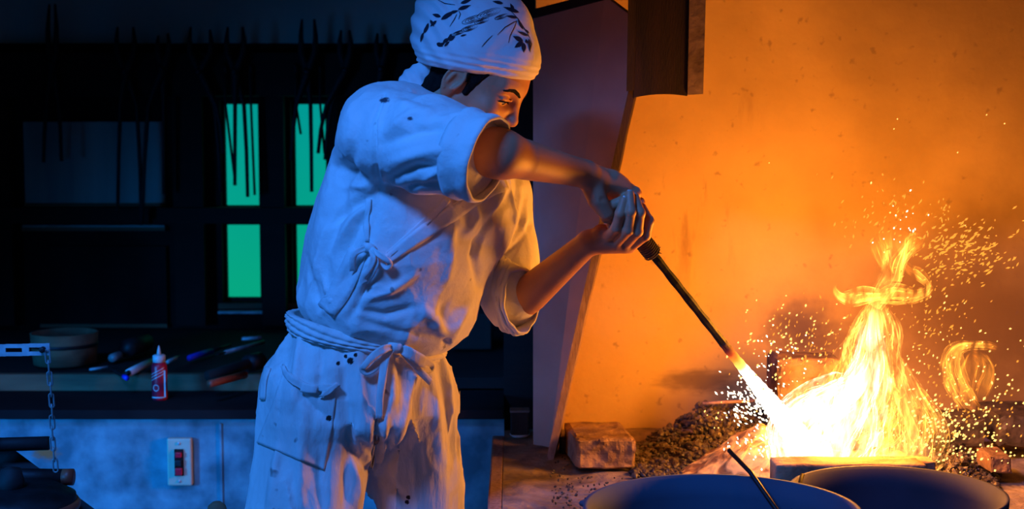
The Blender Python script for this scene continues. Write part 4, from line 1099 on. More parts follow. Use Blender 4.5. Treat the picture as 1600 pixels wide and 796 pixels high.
# knotted tail of the scarf hanging over the nape
def tail_sdf(p):
    d = chain(p, [P(684, 102, .0), P(664, 112, .0), P(650, 122, .0)], [.012, .020, .022], .01)
    c = A3(P(655, 128, .0)); q = p-c
    d2 = ell(p, c, (.036, .018, .028), np.stack([np.array([.6, 0, .8]), np.array([0, 1, 0]), np.array([-.8, 0, .6])], 1))
    d2 = smin(d2, cap(p, P(662, 132, .0), P(668, 150, -.005), .018, .010), .012)
    d2 = smin(d2, cap(p, P(638, 128, .0), P(662, 150, -.02), .017, .009), .02)
    return smin(d, d2, .01)+.0013*np.sin((p[:, 0]*.9+p[:, 2]*.5)*330)
V_, F_ = polygonise(tail_sdf, *box_of([P(660, 125, 0)], .075), .0028)
np_mesh('scarf_knot', V_, F_, M['scarf'], scarf)

# ---- jacket
def jrow(py, L, R, Y, off=0):
    c = J((L+R)/2+off, py, Y); w_ = (R-L)/2/ppu(Y); b = w_/1.03; return (c.z, c.x, c.y, b, b*1.10)
rows_j = [jrow(170, 580, 720, .02), jrow(200, 548, 755, .02), jrow(250, 524, 785, .02), jrow(300, 504, 802, .02), jrow(350, 488, 798, .01), jrow(400, 478, 780, .0),
          jrow(440, 472, 760, .0), jrow(470, 468, 750, .0), jrow(500, 470, 744, .0), jrow(525, 476, 728, .0), jrow(545, 490, 702, .0), jrow(560, 510, 680, .0)]
SLV0, SLV1 = J(612, 214, -.165), J(738, 242, -.315)
sl_d = A3(SLV1-SLV0); sl_d /= np.linalg.norm(sl_d)
LS0, LS1, LS2 = J(774, 306, .16), J(790, 400, .13), J(800, 466, .09)
def jacket_sdf(p):
    d = stack(p, rows_j, YAW)
    # shoulders and upper back
    d = smin(d, cap(p, J(604, 197, -.09), J(668, 222, .0), .083, .080), .05)
    d = smin(d, cap(p, J(668, 222, .03), J(760, 285, .15), .085, .070), .05)
    d = smin(d, ell(p, A3(J(612, 225, -.03)), (.09, .11, .115)), .04)
    # near sleeve
    s = chain(p, [SLV0, SLV0.lerp(SLV1, .5), SLV1], [.088, .083, .074], .02)
    s = smax(s, (p-A3(SLV1))@sl_d-.004, .006)
    d = smin(d, s, .010+.05*np.clip((J(612, 210, -.2).x-p[:, 0])/.05, 0, 1))
    # far sleeve, hanging to the elbow
    s = chain(p, [LS0, LS1, LS2], [.072, .064, .062], .03); d = smin(d, s, .02)
    cc = J(574, 522, 0); hh = p[:, 2]-(cc.z-.235*(p[:, 0]-cc.x))
    rt = np.clip((p[:, 0]-(cc.x+.07))/.06, 0, 1)
    d = d + (.020*(1-rt))*np.clip(1-hh/.055, 0, 1)**2
    d = smax(d, -(hh+.002+.03*rt), .01)
    # neck opening and the hollow of the far cuff
    d = smax(d, -cap(p, A3(NB)+np.array([0, 0, .02]), H2W((-.01, 0, -.05)), .058, .062), .008)
    return d
def fold_noise(p, seed, stretch, sc, amp):
    q = p*np.array(stretch)*sc+seed; w_ = np.stack([vnoise(q*.6+3), vnoise(q*.6+9), vnoise(q*.6+15)], 1)*.8
    r = 1-np.abs(vnoise(q+w_)); return (r**3-.35)*amp
def jacket_final(p):
    d = jacket_sdf(p)
    return d - fold_noise(p, 3.1, (1, 1, .45), 11, .008) - fold_noise(p, 8.7, (1.1, 1, .8), 24, .0022)
Vj, Fj = polygonise(jacket_final, (-.50, -.42, .98), (.14, .32, 1.56), .0044)
Nj = normals(Vj, Fj)
JL = [([(601, 148), (586, 190), (586, 250), (594, 300)], 3.5, -7), ([(606, 148), (593, 190), (594, 250), (601, 296)], 4, 4),
      ([(592, 302), (560, 275), (530, 262)], 7, -8), ([(592, 303), (555, 320), (515, 345)], 8, -8), ([(592, 305), (562, 350), (530, 420)], 8, -7), ([(590, 303), (573, 290), (540, 292)], 6, 6), ([(588, 310), (550, 345), (515, 400)], 7, 7),
      ([(548, 160), (525, 240), (505, 330), (485, 430)], 9, 6), ([(565, 180), (545, 260), (524, 350), (500, 460)], 9, -7), ([(590, 330), (565, 400), (530, 470)], 8, -6), ([(578, 390), (545, 430), (505, 480)], 7, -9), ([(570, 400), (530, 455), (500, 492)], 5, 7),
      ([(605, 205), (640, 180), (690, 172)], 8, 6), ([(600, 225), (650, 205), (712, 200)], 9, -7), ([(610, 255), (660, 240), (705, 232)], 9, 7), ([(600, 285), (650, 262), (700, 262)], 7, -7), ([(610, 160), (660, 165), (720, 185)], 8, 5), ([(630, 150), (680, 172), (735, 190)], 7, -5),
      ([(655, 290), (680, 270), (705, 245)], 5, 5), ([(625, 297), (665, 287), (705, 290)], 5, -5),
      ([(800, 300), (760, 350), (740, 400), (748, 450)], 6, -9), ([(812, 290), (800, 345), (770, 420)], 7, 8), ([(826, 350), (800, 390), (775, 415)], 5, -7), ([(820, 320), (818, 360), (792, 400)], 5, 6), ([(790, 280), (770, 330), (752, 375)], 8, 7),
      ([(700, 330), (720, 370), (765, 385)], 10, -5), ([(735, 300), (745, 340), (730, 370)], 6, 6), ([(700, 310), (715, 350), (700, 385)], 8, 5),
      ([(565, 470), (610, 455), (648, 430)], 6, 6), ([(560, 485), (600, 492), (650, 480)], 6, -6), ([(560, 500), (620, 520), (690, 525)], 7, -5), ([(590, 420), (562, 470), (545, 500)], 6, -8),
      ([(655, 480), (680, 500), (700, 530)], 9, 7), ([(700, 450), (690, 490), (700, 520)], 8, -5), ([(735, 470), (715, 505), (695, 540)], 8, 8),
      ([(693, 540), (700, 530), (704, 528)], 5, -12), ([(480, 400), (490, 450), (500, 490)], 5, -5), ([(500, 420), (510, 455), (525, 480)], 5, 5)]
Vj = folds(Vj, Nj, JL)
jacket = np_mesh('jacket', Vj, Fj, M['cloth'], man)
jb = bvh_of(Vj, Fj)
def cuff(c0, c1, r0, r1, nrm0, nrm1, sq, wob, th_=.0045, up=Vector((0, 0, 1))):
    """turned-up cuff: open double-walled cloth ring between two tilted ovals"""
    n = 72; mb = MB(); rings = []
    for t in np.linspace(0, 1, 9):
        c = c0.lerp(c1, t); nn = nrm0.lerp(nrm1, t).normalized(); a = nn.cross(up).normalized(); b = a.cross(nn).normalized(); r = r0+(r1-r0)*t
        rings.append([c+(a*math.cos(2*math.pi*k/n)*sq+b*math.sin(2*math.pi*k/n))*(r+wob*math.sin(k*2*math.pi/n*5+t*3)+wob*.5*math.sin(k*2*math.pi/n*11-t*4)+.0022*math.sin(t*math.pi*3)) for k in range(n)])
    inner = [[v+(rings_c-v).normalized()*th_ for v in ring] for ring, rings_c in zip(rings, [sum(r, Vector())/n for r in rings])][::-1]
    allr = rings+inner; m = len(allr); fs = [(i*n+k, i*n+(k+1) % n, ((i+1) % m)*n+(k+1) % n, ((i+1) % m)*n+k) for i in range(m) for k in range(n)]
    mb.add([v for r in allr for v in r], fs, True); return mb
n0 = Vector((.83, -.50, -.02)); n1 = Vector((.86, -.42, .26))
a0 = J(723, 240, -.300); a1 = J(764, 249, -.338)
cuff(a0, a1, .0815, .0765, Vector((.84, -.5, -.18)), Vector((.86, -.42, -.26)), .98, .0014).build('cuff', M['cloth'], jacket)
cuff(J(792, 459, .075), J(810, 468, .045), .079, .071, Vector((.86, -.42, .05)), Vector((.78, -.62, .10)), .86, .0028).build('cuff', M['cloth'], jacket)
cuff(J(797, 461, .065), J(815, 470, .030), .074, .066, Vector((.86, -.42, .05)), Vector((.78, -.62, .10)), .86, .0022).build('cuff_fold', M['cloth'], jacket)
# neckband, wrap edge, side placket and ties
ribbon(jb, [(790, 287), (750, 305), (705, 335), (665, 362), (630, 387), (603, 408)], [20, 22, 24, 24, 20, 14], .0028, .0008).build('wrap_band', M['cloth'], jacket)
ribbon(jb, [(700, 312), (676, 336), (648, 362), (607, 398)], [10, 13, 13, 10], .0026, .0006).build('inner_band', M['cloth'], jacket)
ribbon(jb, [(577, 312), (573, 345), (574, 378)], [8, 8, 7], .0025, .0008).build('side_seam_band', M['cloth'], jacket)
ribbon(jb, [(560, 392), (545, 430), (528, 462), (510, 486)], [30, 34, 34, 30], .003, .001).build('side_placket', M['cloth'], jacket)
tie = MB().tube([P(571, 383, -.21), P(580, 388, -.222), P(588, 393, -.215)], [.007, .0105, .007], 12)
h0, _ = drape(jb, 578, 387); tie = MB().tube([h0+Vector((-.012, -.002, .004)), h0+Vector((0, -.010, 0)), h0+Vector((.012, -.002, -.006))], [.006, .010, .006], 12).build('tie_knot', M['cloth'], jacket)
for nm_, pts, w_ in (('tie_loop', [(576, 386, .008), (566, 390, .013), (555, 396, .015), (551, 408, .010), (551, 424, .002)], [6, 8, 9, 9, 9]),
                     ('tie_loop', [(580, 388, .008), (592, 398, .014), (604, 406, .014), (610, 413, .010), (604, 419, .006), (596, 410, .004), (590, 400, .003)], [6, 8, 8, 7, 7, 6, 6]),
                     ('tie_end', [(579, 390, .008), (583, 404, .010), (577, 420, .006), (567, 434, .003), (570, 443, .002)], [6, 8, 9, 9, 9]),
                     ('tie_end', [(582, 391, .006), (588, 410, .008), (582, 428, .004), (572, 442, .002)], [5, 7, 7, 6])):
    ribbon(jb, pts, [v*1.15 for v in w_], .0022, .002, free=True).build(nm_, M['cloth'], tie)

# ---- trousers
def trow(py, L, R, Y):
    c = J((L+R)/2, py, Y); w_ = (R-L)/2/ppu(Y); b = w_/1.0; return (c.z, c.x, c.y, b*.94, b*1.08)
rows_t = [trow(490, 466, 690, 0), trow(520, 455, 690, .0), trow(545, 444, 689, .0), trow(570, 434, 695, .0), trow(600, 422, 700, .0), trow(640, 420, 702, 0), trow(665, 430, 690, .0)]
TR1, TR2 = J(481, 800, -.09), Vector((-.395, -.10, .38)); TL1, TL2 = J(655, 800, .06), Vector((-.17, .10, .38))
def trousers_sdf(p):
    d = stack(p, rows_t, YAW)
    r = smax(rchain(p, [J(502, 620, -.05), TR1, TR2], [.106, .114, .110]), .36-p[:, 2], .01)
    l = smax(rchain(p, [J(634, 620, .03), TL1, TL2], [.090, .094, .090]), .36-p[:, 2], .01)
    d = smin(d, r, .05); d = smin(d, l, .05)
    # open hems
    d = smax(d, -chain(p, [TR2-Vector((0, 0, .1)), TR2+Vector((0, 0, .02))], [.098, .095]), .004)
    d = smax(d, -chain(p, [TL2-Vector((0, 0, .1)), TL2+Vector((0, 0, .02))], [.078, .075]), .004)
    # slit between the legs
    for yy in np.arange(-.28, .16, .012): d = smax(d, -cap(p, J(579, 748, yy), J(585, 850, yy), .001, .032), .008)
    return d
def trousers_final(p):
    d = trousers_sdf(p); amp = np.clip((1.24-p[:, 2])/.25, 0, 1)
    return d - fold_noise(p, 5.5, (1, 1, .22), 15, .012)*(.35+.65*amp) - fold_noise(p, 1.9, (1.2, 1.2, .5), 30, .0025)
Vp, Fp = polygonise(trousers_final, (-.60, -.40, .33), (.10, .36, 1.24), .0050)
Np_ = normals(Vp, Fp)
PL = [([(455, 520), (438, 600), (425, 700), (410, 790)], 7, -6), ([(470, 520), (462, 600), (455, 640)], 6, 6), ([(505, 530), (500, 580), (497, 640)], 6, -5), ([(535, 540), (540, 620), (545, 700), (540, 796)], 8, -8),
      ([(560, 560), (566, 640), (570, 700)], 8, 7), ([(592, 650), (588, 690), (580, 735)], 4, -12), ([(600, 650), (600, 690), (590, 735)], 6, 8), ([(580, 640), (578, 690), (570, 730)], 6, 6),
      ([(575, 735), (545, 690), (548, 640)], 7, -7), ([(590, 738), (640, 680), (650, 600)], 9, -9), ([(585, 740), (560, 700), (552, 660)], 6, 6), ([(590, 735), (620, 690), (632, 640)], 7, 8),
      ([(640, 570), (655, 650), (660, 740)], 8, -6), ([(668, 560), (680, 640), (690, 720)], 8, 7), ([(655, 560), (640, 640), (630, 700)], 7, 7), ([(685, 560), (700, 640), (708, 720)], 6, -6),
      ([(540, 700), (555, 750), (560, 796)], 8, 9), ([(475, 640), (472, 700), (468, 790)], 9, 9), ([(500, 700), (500, 750), (505, 796)], 9, -7), ([(430, 700), (425, 750), (420, 796)], 8, 6),
      ([(600, 745), (620, 770), (640, 796)], 7, -6), ([(460, 600), (490, 640), (515, 655)], 7, -7), ([(610, 560), (612, 620), (604, 660)], 7, 6), ([(625, 560), (632, 620)], 7, -5)]
Vp = folds(Vp, Np_, PL)
trousers = np_mesh('trousers', Vp, Fp, M['cloth2'], man)
tbv = bvh_of(Vp, Fp)
# patch pocket, seams
def patch(bvh, left, right, n_u, n_v, thick, sag=None):
    """cloth patch spanned between two edge polylines"""
    def samp(pl, t):
        pl = np.array(pl, float); L = np.r_[0, np.cumsum(np.linalg.norm(np.diff(pl, axis=0), axis=1))]; L /= L[-1]
        return np.array([np.interp(t, L, pl[:, 0]), np.interp(t, L, pl[:, 1])])
    top = []; bot = []
    for j in range(n_v+1):
        for i in range(n_u+1):
            q = samp(left, j/n_v)*(1-i/n_u)+samp(right, j/n_v)*(i/n_u)
            if sag: q[1] += sag(i/n_u)*(1-j/n_v)
            h, nn = drape(bvh, q[0], q[1])
            if h is None: h = P(q[0], q[1], -.1); nn = Vector((0, -1, 0))
            ed = min(j, 2)/2*0+1; li = thick*(1.6 if j < 1 else 1)
            top.append(h+nn*(li+.0005)); bot.append(h+nn*.0003)
    W = n_u+1; o = len(top); F = []
    for j in range(n_v):
        for i in range(n_u): a = j*W+i; F.append((a, a+1, a+W+1, a+W)); F.append((o+a, o+a+W, o+a+W+1, o+a+1))
    for j in range(n_v): a = j*W; F.append((a, a+W, o+a+W, o+a)); a = j*W+n_u; F.append((a, o+a, o+a+W, a+W))
    for i in range(n_u): a = i; F.append((a, o+a, o+a+1, a+1)); a = n_v*W+i; F.append((a, a+1, o+a+1, o+a))
    return MB().add(top+bot, F, True)
pocket = patch(tbv, [(444, 574), (428, 630), (403, 692)], [(527, 600), (520, 665), (507, 735)], 26, 30, .003, sag=lambda u: 14*math.sin(math.pi*u)).build('pocket', M['cloth2'], trousers)
pkb = bvh_of(np.array([v.co[:] for v in pocket.data.vertices]), [list(p.vertices) for p in pocket.data.polygons]) if False else None
ribbon(tbv, [(444, 574, .003), (463, 597, .004), (490, 608, .006), (512, 606, .007), (527, 600, .005)], [8, 10, 12, 11, 8], .0025, .003).build('pocket_hem', M['cloth2'], pocket)
ribbon(tbv, [(526, 599, .008), (516, 609, .010), (505, 620, .006)], [7, 8, 3], .0025, .003).build('pocket_flap', M['cloth2'], pocket)
ribbon(tbv, [(590, 655), (587, 690), (580, 732)], [5, 6, 5], .0022, .0005).build('fly_seam', M['cloth2'], trousers)
ribbon(tbv, [(420, 575), (414, 595), (412, 625)], [9, 9, 7], .003, .001).build('side_tab', M['cloth2'], trousers)

# ---- tied sash round the waist
wst = []
n = 160
def sash_ring(t, k, rr):
    """t angle round the waist, k strand 0..1"""
    u = math.cos(t)*(.135+rr); v = math.sin(t)*(.165+rr)
    c, s = math.cos(YAW), math.sin(YAW); cc = J(574, 522, 0)
    x = cc.x+u*c-v*s; y = cc.y+u*s+v*c; z = cc.z - .235*(x-cc.x) + (.5-k)*.036 + .003*math.sin(t*3+k*5)
    return Vector((x, y, z))
sm_ = MB(); K = 26; vs = []
for i in range(n):
    t = 2*math.pi*i/n
    for k in range(K+1):
        kk = k/K; r = .0045*abs(math.sin(kk*math.pi*3.5+.6*math.sin(t*2)))+.008*math.sin(kk*math.pi)**.5+.0012*math.sin(t*37+kk*9)
        vs.append(sash_ring(t, kk, r))
    for k in range(K+1): vs.append(sash_ring(t, 1-k/K, -.006))
Wn = 2*(K+1)
sm_.add(vs, [(i*Wn+k, i*Wn+(k+1) % Wn, ((i+1) % n)*Wn+(k+1) % Wn, ((i+1) % n)*Wn+k) for i in range(n) for k in range(Wn)], True)
sash = sm_.build('sash', M['cloth2'], man)
VA = np.concatenate([Vp, np.array([v[:] for v in vs])]); 
FA = [tuple(int(i) for i in f) for f in Fp]+[tuple(len(Vp)+i for i in (i0*Wn+k, i0*Wn+(k+1) % Wn, ((i0+1) % n)*Wn+(k+1) % Wn, ((i0+1) % n)*Wn+k)) for i0 in range(n) for k in range(Wn)]
ab = BVHTree.FromPolygons([tuple(v) for v in VA], FA)
h0, _ = drape(ab, 616, 541)
kn = MB().tube([h0+Vector((-.014, -.002, -.002)), h0+Vector((-.004, -.012, .001)), h0+Vector((.008, -.012, .0)), h0+Vector((.018, -.002, -.003))], [.007, .013, .013, .007], 14).build('sash_knot', M['cloth2'], sash)
for nm_, pts, w_ in (('bow_loop', [(612, 543, .010), (600, 546, .018), (585, 556, .020), (570, 572, .016), (566, 578, .012), (574, 582, .010), (586, 574, .009), (596, 560, .006), (606, 548, .004)], [8, 12, 12, 10, 9, 10, 12, 10, 8]),
                     ('bow_loop', [(622, 543, .010), (636, 550, .020), (655, 562, .022), (670, 570, .016), (673, 577, .012), (664, 577, .010), (648, 568, .008), (630, 552, .004)], [10, 16, 18, 14, 10, 10, 12, 9]),
                     ('bow_end', [(612, 546, .008), (602, 560, .012), (598, 590, .008), (594, 620, .006), (592, 655, .004)], [9, 12, 12, 11, 10]),
                     ('bow_end', [(626, 546, .008), (640, 560, .010), (656, 580, .008), (674, 599, .004)], [9, 12, 11, 9])):
    ribbon(ab, pts, [v*1.1 for v in w_], .0026, .002, free=True).build(nm_, M['cloth2'], kn)

# ---- boots
for an in (ANR, ANL):
    def boot(p):
        d = smin(foot(p, an)-.008, cap(p, an, an+np.array([0, 0, .12]), .050, .052), .02); return smax(smax(d, -(p[:, 2]-.002), .002), p[:, 2]-.20, .004)
    V_, F_ = polygonise(boot, an+np.array([-.12, -.14, -.1]), an+np.array([.26, .1, .16]), .008)
    bo = np_mesh('boot', V_, F_, M['leather'], man)
# ================================================================== THE BAR
bar_ = empty('forging_bar', tuple(BAR0), 'long iron bar held by the man, its lower end glowing white in the fire', 'bar')
b0, b1 = Vector(BAR0), Vector(BAR1); bd_ = (b1-b0).normalized()
def on_bar(px):   # point of the bar's axis at this photo column
    lo_, hi_ = 0.0, 1.0
    for _ in range(40):
        m_ = (lo_+hi_)/2
        if to_px(np.array([A3(b0.lerp(b1, m_))]))[0, 0] < px: lo_ = m_
        else: hi_ = m_
    return b0.lerp(b1, lo_)
q0, q1, q2, q3 = on_bar(1004), on_bar(1142), on_bar(1166), b1
sw_ = bd_.cross(Vector((0, -1, 0))).normalized(); sv_ = bd_.cross(sw_).normalized()
def sq_bar(mb, pts, rs):
    """square section forged bar with softened corners"""
    vs = []; fs = []; n_ = 8
    for p_, r_ in zip(pts, rs):
        for k in range(n_):
            t = 2*math.pi*(k+.5)/n_; c_, s_ = math.cos(t), math.sin(t); g = 1/max(abs(c_), abs(s_))**.7
            vs.append(p_+(sw_*c_+sv_*s_)*r_*g)
    m = len(pts)
    for i in range(m-1):
        for k in range(n_): k2 = (k+1) % n_; fs.append((i*n_+k, i*n_+k2, (i+1)*n_+k2, (i+1)*n_+k))
    fs += [tuple(range(n_))[::-1], tuple((m-1)*n_+k for k in range(n_))]; mb.add(vs, fs); return mb
pts = [b0.lerp(q1, t) for t in np.linspace(0, 1, 30)]
o = sq_bar(MB(), pts, [.0082+.0006*math.sin(i*1.7)+.0008*(i/29) for i in range(30)]).build('bar_shank', M['iron'], bar_)
# glow: heat colour by the temperature along the bar
def hot_mat():
    m, t, N, L = mat_new('hot_steel'); b = N['Principled BSDF']; b.inputs['Base Color'].default_value = (.05, .03, .03, 1); b.inputs['Roughness'].default_value = .8
    at = N.new('ShaderNodeAttribute'); at.attribute_name = 'glow_amount'
    tc = N.new('ShaderNodeTexCoord'); n = N.new('ShaderNodeTexNoise'); n.inputs['Scale'].default_value = 60; n.inputs['Detail'].default_value = 4; L.new(tc.outputs['Object'], n.inputs['Vector'])
    v = math_(N, L, 'ADD', at.outputs['Fac'], math_(N, L, 'MULTIPLY', math_(N, L, 'SUBTRACT', n.outputs['Fac'], .5), .12))
    r = N.new('ShaderNodeValToRGB'); L.new(v, r.inputs[0]); r.color_ramp.elements[0].position = 0; r.color_ramp.elements[0].color = (0, 0, 0, 1); r.color_ramp.elements[1].position = 1; r.color_ramp.elements[1].color = (1, .98, .92, 1)
    for pos, c in ((.12, (.10, .004, .001)), (.24, (.65, .06, .004)), (.34, (1, .30, .02)), (.46, (1, .72, .12)), (.58, (1, .95, .7))):
        e = r.color_ramp.elements.new(pos); e.color = (*c, 1)
    L.new(r.outputs[0], b.inputs['Emission Color']); mr = N.new('ShaderNodeMapRange'); L.new(v, mr.inputs[0]); mr.inputs[1].default_value = .1; mr.inputs[2].default_value = .7; mr.inputs[3].default_value = .9; mr.inputs[4].default_value = 2.2
    L.new(mr.outputs[0], b.inputs['Emission Strength']); m.cycles.emission_sampling = 'NONE'; return m
M['hot'] = hot_mat()
n_ = 60; pts = []; rs = []; heat = []
a_ = on_bar(1128)
for i in range(n_+1):
    t = i/n_; p_ = a_.lerp(q3, t); px_ = to_px(np.array([A3(p_)]))[0, 0]
    pts.append(p_); u = np.clip((px_-1128)/(1272-1128), 0, 1)
    rs.append(float(np.interp(px_, [1128, 1150, 1170, 1200, 1235, 1262, 1272], [.0094, .0098, .0125, .0185, .026, .029, .026]))*(1+.05*math.sin(i*1.9)))
    heat.append(float(np.interp(px_, [1128, 1136, 1143, 1150, 1158, 1170], [.0, .10, .26, .36, .48, .9])))
mb = MB(); mb.tube(pts, rs, 14); o = mb.build('glowing_end', M['hot'], bar_)
at = o.data.attributes.new('glow_amount', 'FLOAT', 'POINT'); at.data.foreach_set('value', np.repeat(np.array(heat, np.float32), 14)); tag(o, 'white-hot end shading through yellow to red')
# cord wrapping below the hands
wm = MB(); c0, c1 = on_bar(1000), on_bar(1021)
wm.tube([c0, c0.lerp(c1, .15), c0.lerp(c1, .85), c1], [.0135, .0165, .0160, .012], 20).build('grip_core', M['cord'], bar_)
wm = MB(); turns = 9; pts = []
for i in range(turns*12+1):
    t = i/(turns*12); a = 2*math.pi*i/12; pts.append(c0.lerp(c1, .05+.9*t)+(sw_*math.cos(a)+sv_*math.sin(a))*(.0172-.001*abs(t-.5)))
wm.tube(pts, .0017, 6).build('cord_turns', M['cord'], bar_)
rnd = random.Random(11)
fr = MB()
for i in range(26):
    a = rnd.uniform(0, 6.28); t = rnd.choice([.02, .97, .9]); p_ = c0.lerp(c1, t)+(sw_*math.cos(a)+sv_*math.sin(a))*.016; d_ = (sw_*math.cos(a)+sv_*math.sin(a))+bd_*rnd.uniform(-1, 1.5)
    fr.tube([p_, p_+d_.normalized()*rnd.uniform(.003, .008)], .0006, 4)
tag(fr.build('frayed_ends', M['cord'], bar_), kind='stuff')

# ================================================================== THE FIRE
YF = .20
def flame_mat(name, cool, hot, gain):
    """thin glowing gas sheet: adds light, hides nothing; brighter where the sheet is seen edge-on because one looks through more of it"""
    m, t, N, L = mat_new(name); N.remove(N['Principled BSDF'])
    at = N.new('ShaderNodeAttribute'); at.attribute_name = 'glow_amount'
    ge = N.new('ShaderNodeNewGeometry'); dt = N.new('ShaderNodeVectorMath'); dt.operation = 'DOT_PRODUCT'; L.new(ge.outputs['Normal'], dt.inputs[0]); L.new(ge.outputs['Incoming'], dt.inputs[1])
    c = math_(N, L, 'MAXIMUM', math_(N, L, 'ABSOLUTE', dt.outputs['Value']), .13)
    path = math_(N, L, 'DIVIDE', .22, c)
    tc = N.new('ShaderNodeTexCoord'); mp = N.new('ShaderNodeMapping'); mp.inputs['Scale'].default_value = (1, 1, .32); L.new(tc.outputs['Object'], mp.inputs[0])
    n = N.new('ShaderNodeTexNoise'); n.inputs['Scale'].default_value = 26; n.inputs['Detail'].default_value = 4; n.inputs['Distortion'].default_value = 2.2; L.new(mp.outputs[0], n.inputs['Vector'])
    mr = N.new('ShaderNodeMapRange'); L.new(n.outputs['Fac'], mr.inputs[0]); mr.inputs[1].default_value = .42; mr.inputs[2].default_value = .64; mr.inputs[3].default_value = .04; mr.inputs[4].default_value = 1.6
    s = math_(N, L, 'MULTIPLY', math_(N, L, 'MULTIPLY', path, mr.outputs[0]), math_(N, L, 'MULTIPLY', at.outputs['Fac'], gain))
    e = N.new('ShaderNodeEmission'); L.new(mixc(N, L, at.outputs['Fac'], cool, hot), e.inputs[0]); L.new(s, e.inputs[1])
    tr = N.new('ShaderNodeBsdfTransparent'); ad = N.new('ShaderNodeAddShader'); L.new(tr.outputs[0], ad.inputs[0]); L.new(e.outputs[0], ad.inputs[1])
    L.new(ad.outputs[0], N['Material Output'].inputs[0]); m.cycles.emission_sampling = 'NONE'; return m
M['flame'] = flame_mat('flame_yellow', (1, .26, .012), (1, .48, .08), .55)
M['flame_white'] = flame_mat('flame_white', (1, .42, .07), (1, .80, .55), 1.0)
M['flame_soft'] = flame_mat('flame_orange', (1, .25, .01), (1, .42, .05), .75)
_nf = [0]
def tongue(name, parent, mat, path, shells=4, depth=.7, Y0=YF, crump=.38, lobes=7, heat=1.0, nt=90, na=96, seed=0, tipfade=.25, basefade=.0):
    """tongue of flame: nested crumpled sheets round a bent core. path: (px, py, half width px, heat)"""
    path = [tuple(q)+(1,)*(4-len(q)) for q in path]; Q = []; n0 = len(path)
    for i in range(n0-1):
        p0, p1, p2, p3 = [np.array(path[max(0, min(n0-1, j))], float) for j in (i-1, i, i+1, i+2)]
        for s in range(12): t = s/12; Q.append(.5*((2*p1)+(-p0+p2)*t+(2*p0-5*p1+4*p2-p3)*t*t+(-p0+3*p1-3*p2+p3)*t**3))
    Q.append(np.array(path[-1], float)); Q = np.array(Q)
    L_ = np.r_[0, np.cumsum(np.linalg.norm(np.diff(Q[:, :2], axis=0), axis=1))]; Lt = L_[-1]; L_ /= Lt
    ts = np.linspace(0, 1, nt); C = np.stack([np.interp(ts, L_, Q[:, k]) for k in range(4)], 1); C[:, 2] = np.maximum(C[:, 2], .4)
    d = np.gradient(C[:, :2], axis=0); d /= np.linalg.norm(d, axis=1)[:, None]+1e-9
    VV, FF, HH = [], [], []; off = 0; th_ = np.linspace(0, 2*np.pi, na, endpoint=False)
    s_ = ppu(Y0)
    for sh in range(shells):
        k = 1-.8*sh/max(shells, 1); tw = 1.3*sh+seed
        T, A = np.meshgrid(ts, th_, indexing='ij')
        ca, sa = np.cos(A+tw*T*.6), np.sin(A+tw*T*.6)
        ln = T*Lt/70
        q = np.stack([ca*lobes/4+seed*3.1+sh*7.7, sa*lobes/4+5, ln*1.0+sh*3], -1).reshape(-1, 3)
        n1 = vnoise(q).reshape(T.shape); n2 = vnoise(q*np.array([2.3, 2.3, 1.2])+9).reshape(T.shape); n3 = vnoise(q*np.array([4.6, 4.6, 1.8])+19).reshape(T.shape)
        r = k*(1+crump*(n1+.6*n2+.35*n3)); w_ = C[:, 2][:, None]*r
        lat = ca*w_; dep = sa*w_*depth/s_
        cx_ = C[:, 0][:, None]-d[:, 1][:, None]*lat; cy_ = C[:, 1][:, None]+d[:, 0][:, None]*lat
        cx_ = cx_+C[:, 2][:, None]*.25*vnoise(np.stack([T.ravel()*0+seed+sh*2, T.ravel()*Lt/60, T.ravel()*0], 1)).reshape(T.shape)
        Yp = Y0+dep
        base = P(800, 0, Y0)
        # pixel grid -> metres on the flame's own plane, then pushed in depth
        X = (cx_-800)/FPX*((Y0-CAM.y)*1.0)*1.0
        s5, c5 = math.sin(PITCH), math.cos(PITCH); v = 398-cy_; Zr = CAM.z+(-s5*FPX+c5*v)/(c5*FPX+s5*v)*(Y0-CAM.y); X = (cx_-800)/(c5*FPX+s5*v)*(Y0-CAM.y)
        VV.append(np.stack([X, Yp, Zr], -1).reshape(-1, 3))
        h_ = C[:, 3][:, None]*heat*np.clip((1-T)/max(tipfade, 1e-3), 0, 1)**.8*(np.clip(T/basefade, 0, 1) if basefade else 1)*(.75+.5*(1-k))
        HH.append(np.clip(h_*(1+.3*n1), 0, 1.6).ravel())
        i, j = np.meshgrid(np.arange(nt-1), np.arange(na), indexing='ij'); j2 = (j+1) % na
        FF.append(np.stack([i*na+j, i*na+j2, (i+1)*na+j2, (i+1)*na+j], -1).reshape(-1, 4)+off); off += nt*na
    o = np_mesh(name, np.concatenate(VV), np.concatenate(FF), M[mat], parent)
    at = o.data.attributes.new('glow_amount', 'FLOAT', 'POINT'); at.data.foreach_set('value', np.concatenate(HH).astype(np.float32)); return o
fl = empty('forge_fire', tuple(P(1340, 725, YF)), 'tall yellow and white flames blazing over the hearth', 'fire')
tongue('flame_tongue', fl, 'flame', [(1340, 728, 88), (1352, 690, 86), (1358, 650, 76), (1364, 610, 60), (1366, 570, 46), (1366, 530, 36), (1366, 500, 26), (1368, 478, 14), (1372, 462, 6)], 6, seed=1, lobes=9, tipfade=.12)
tongue('flame_tongue', fl, 'flame_white', [(1290, 728, 40, .7), (1310, 690, 46, .9), (1330, 650, 44, 1), (1345, 610, 36, 1), (1358, 570, 26, .9), (1364, 530, 18, .8), (1367, 490, 9, .6), (1370, 470, 4, .4)], 4, seed=2, lobes=7, tipfade=.2)
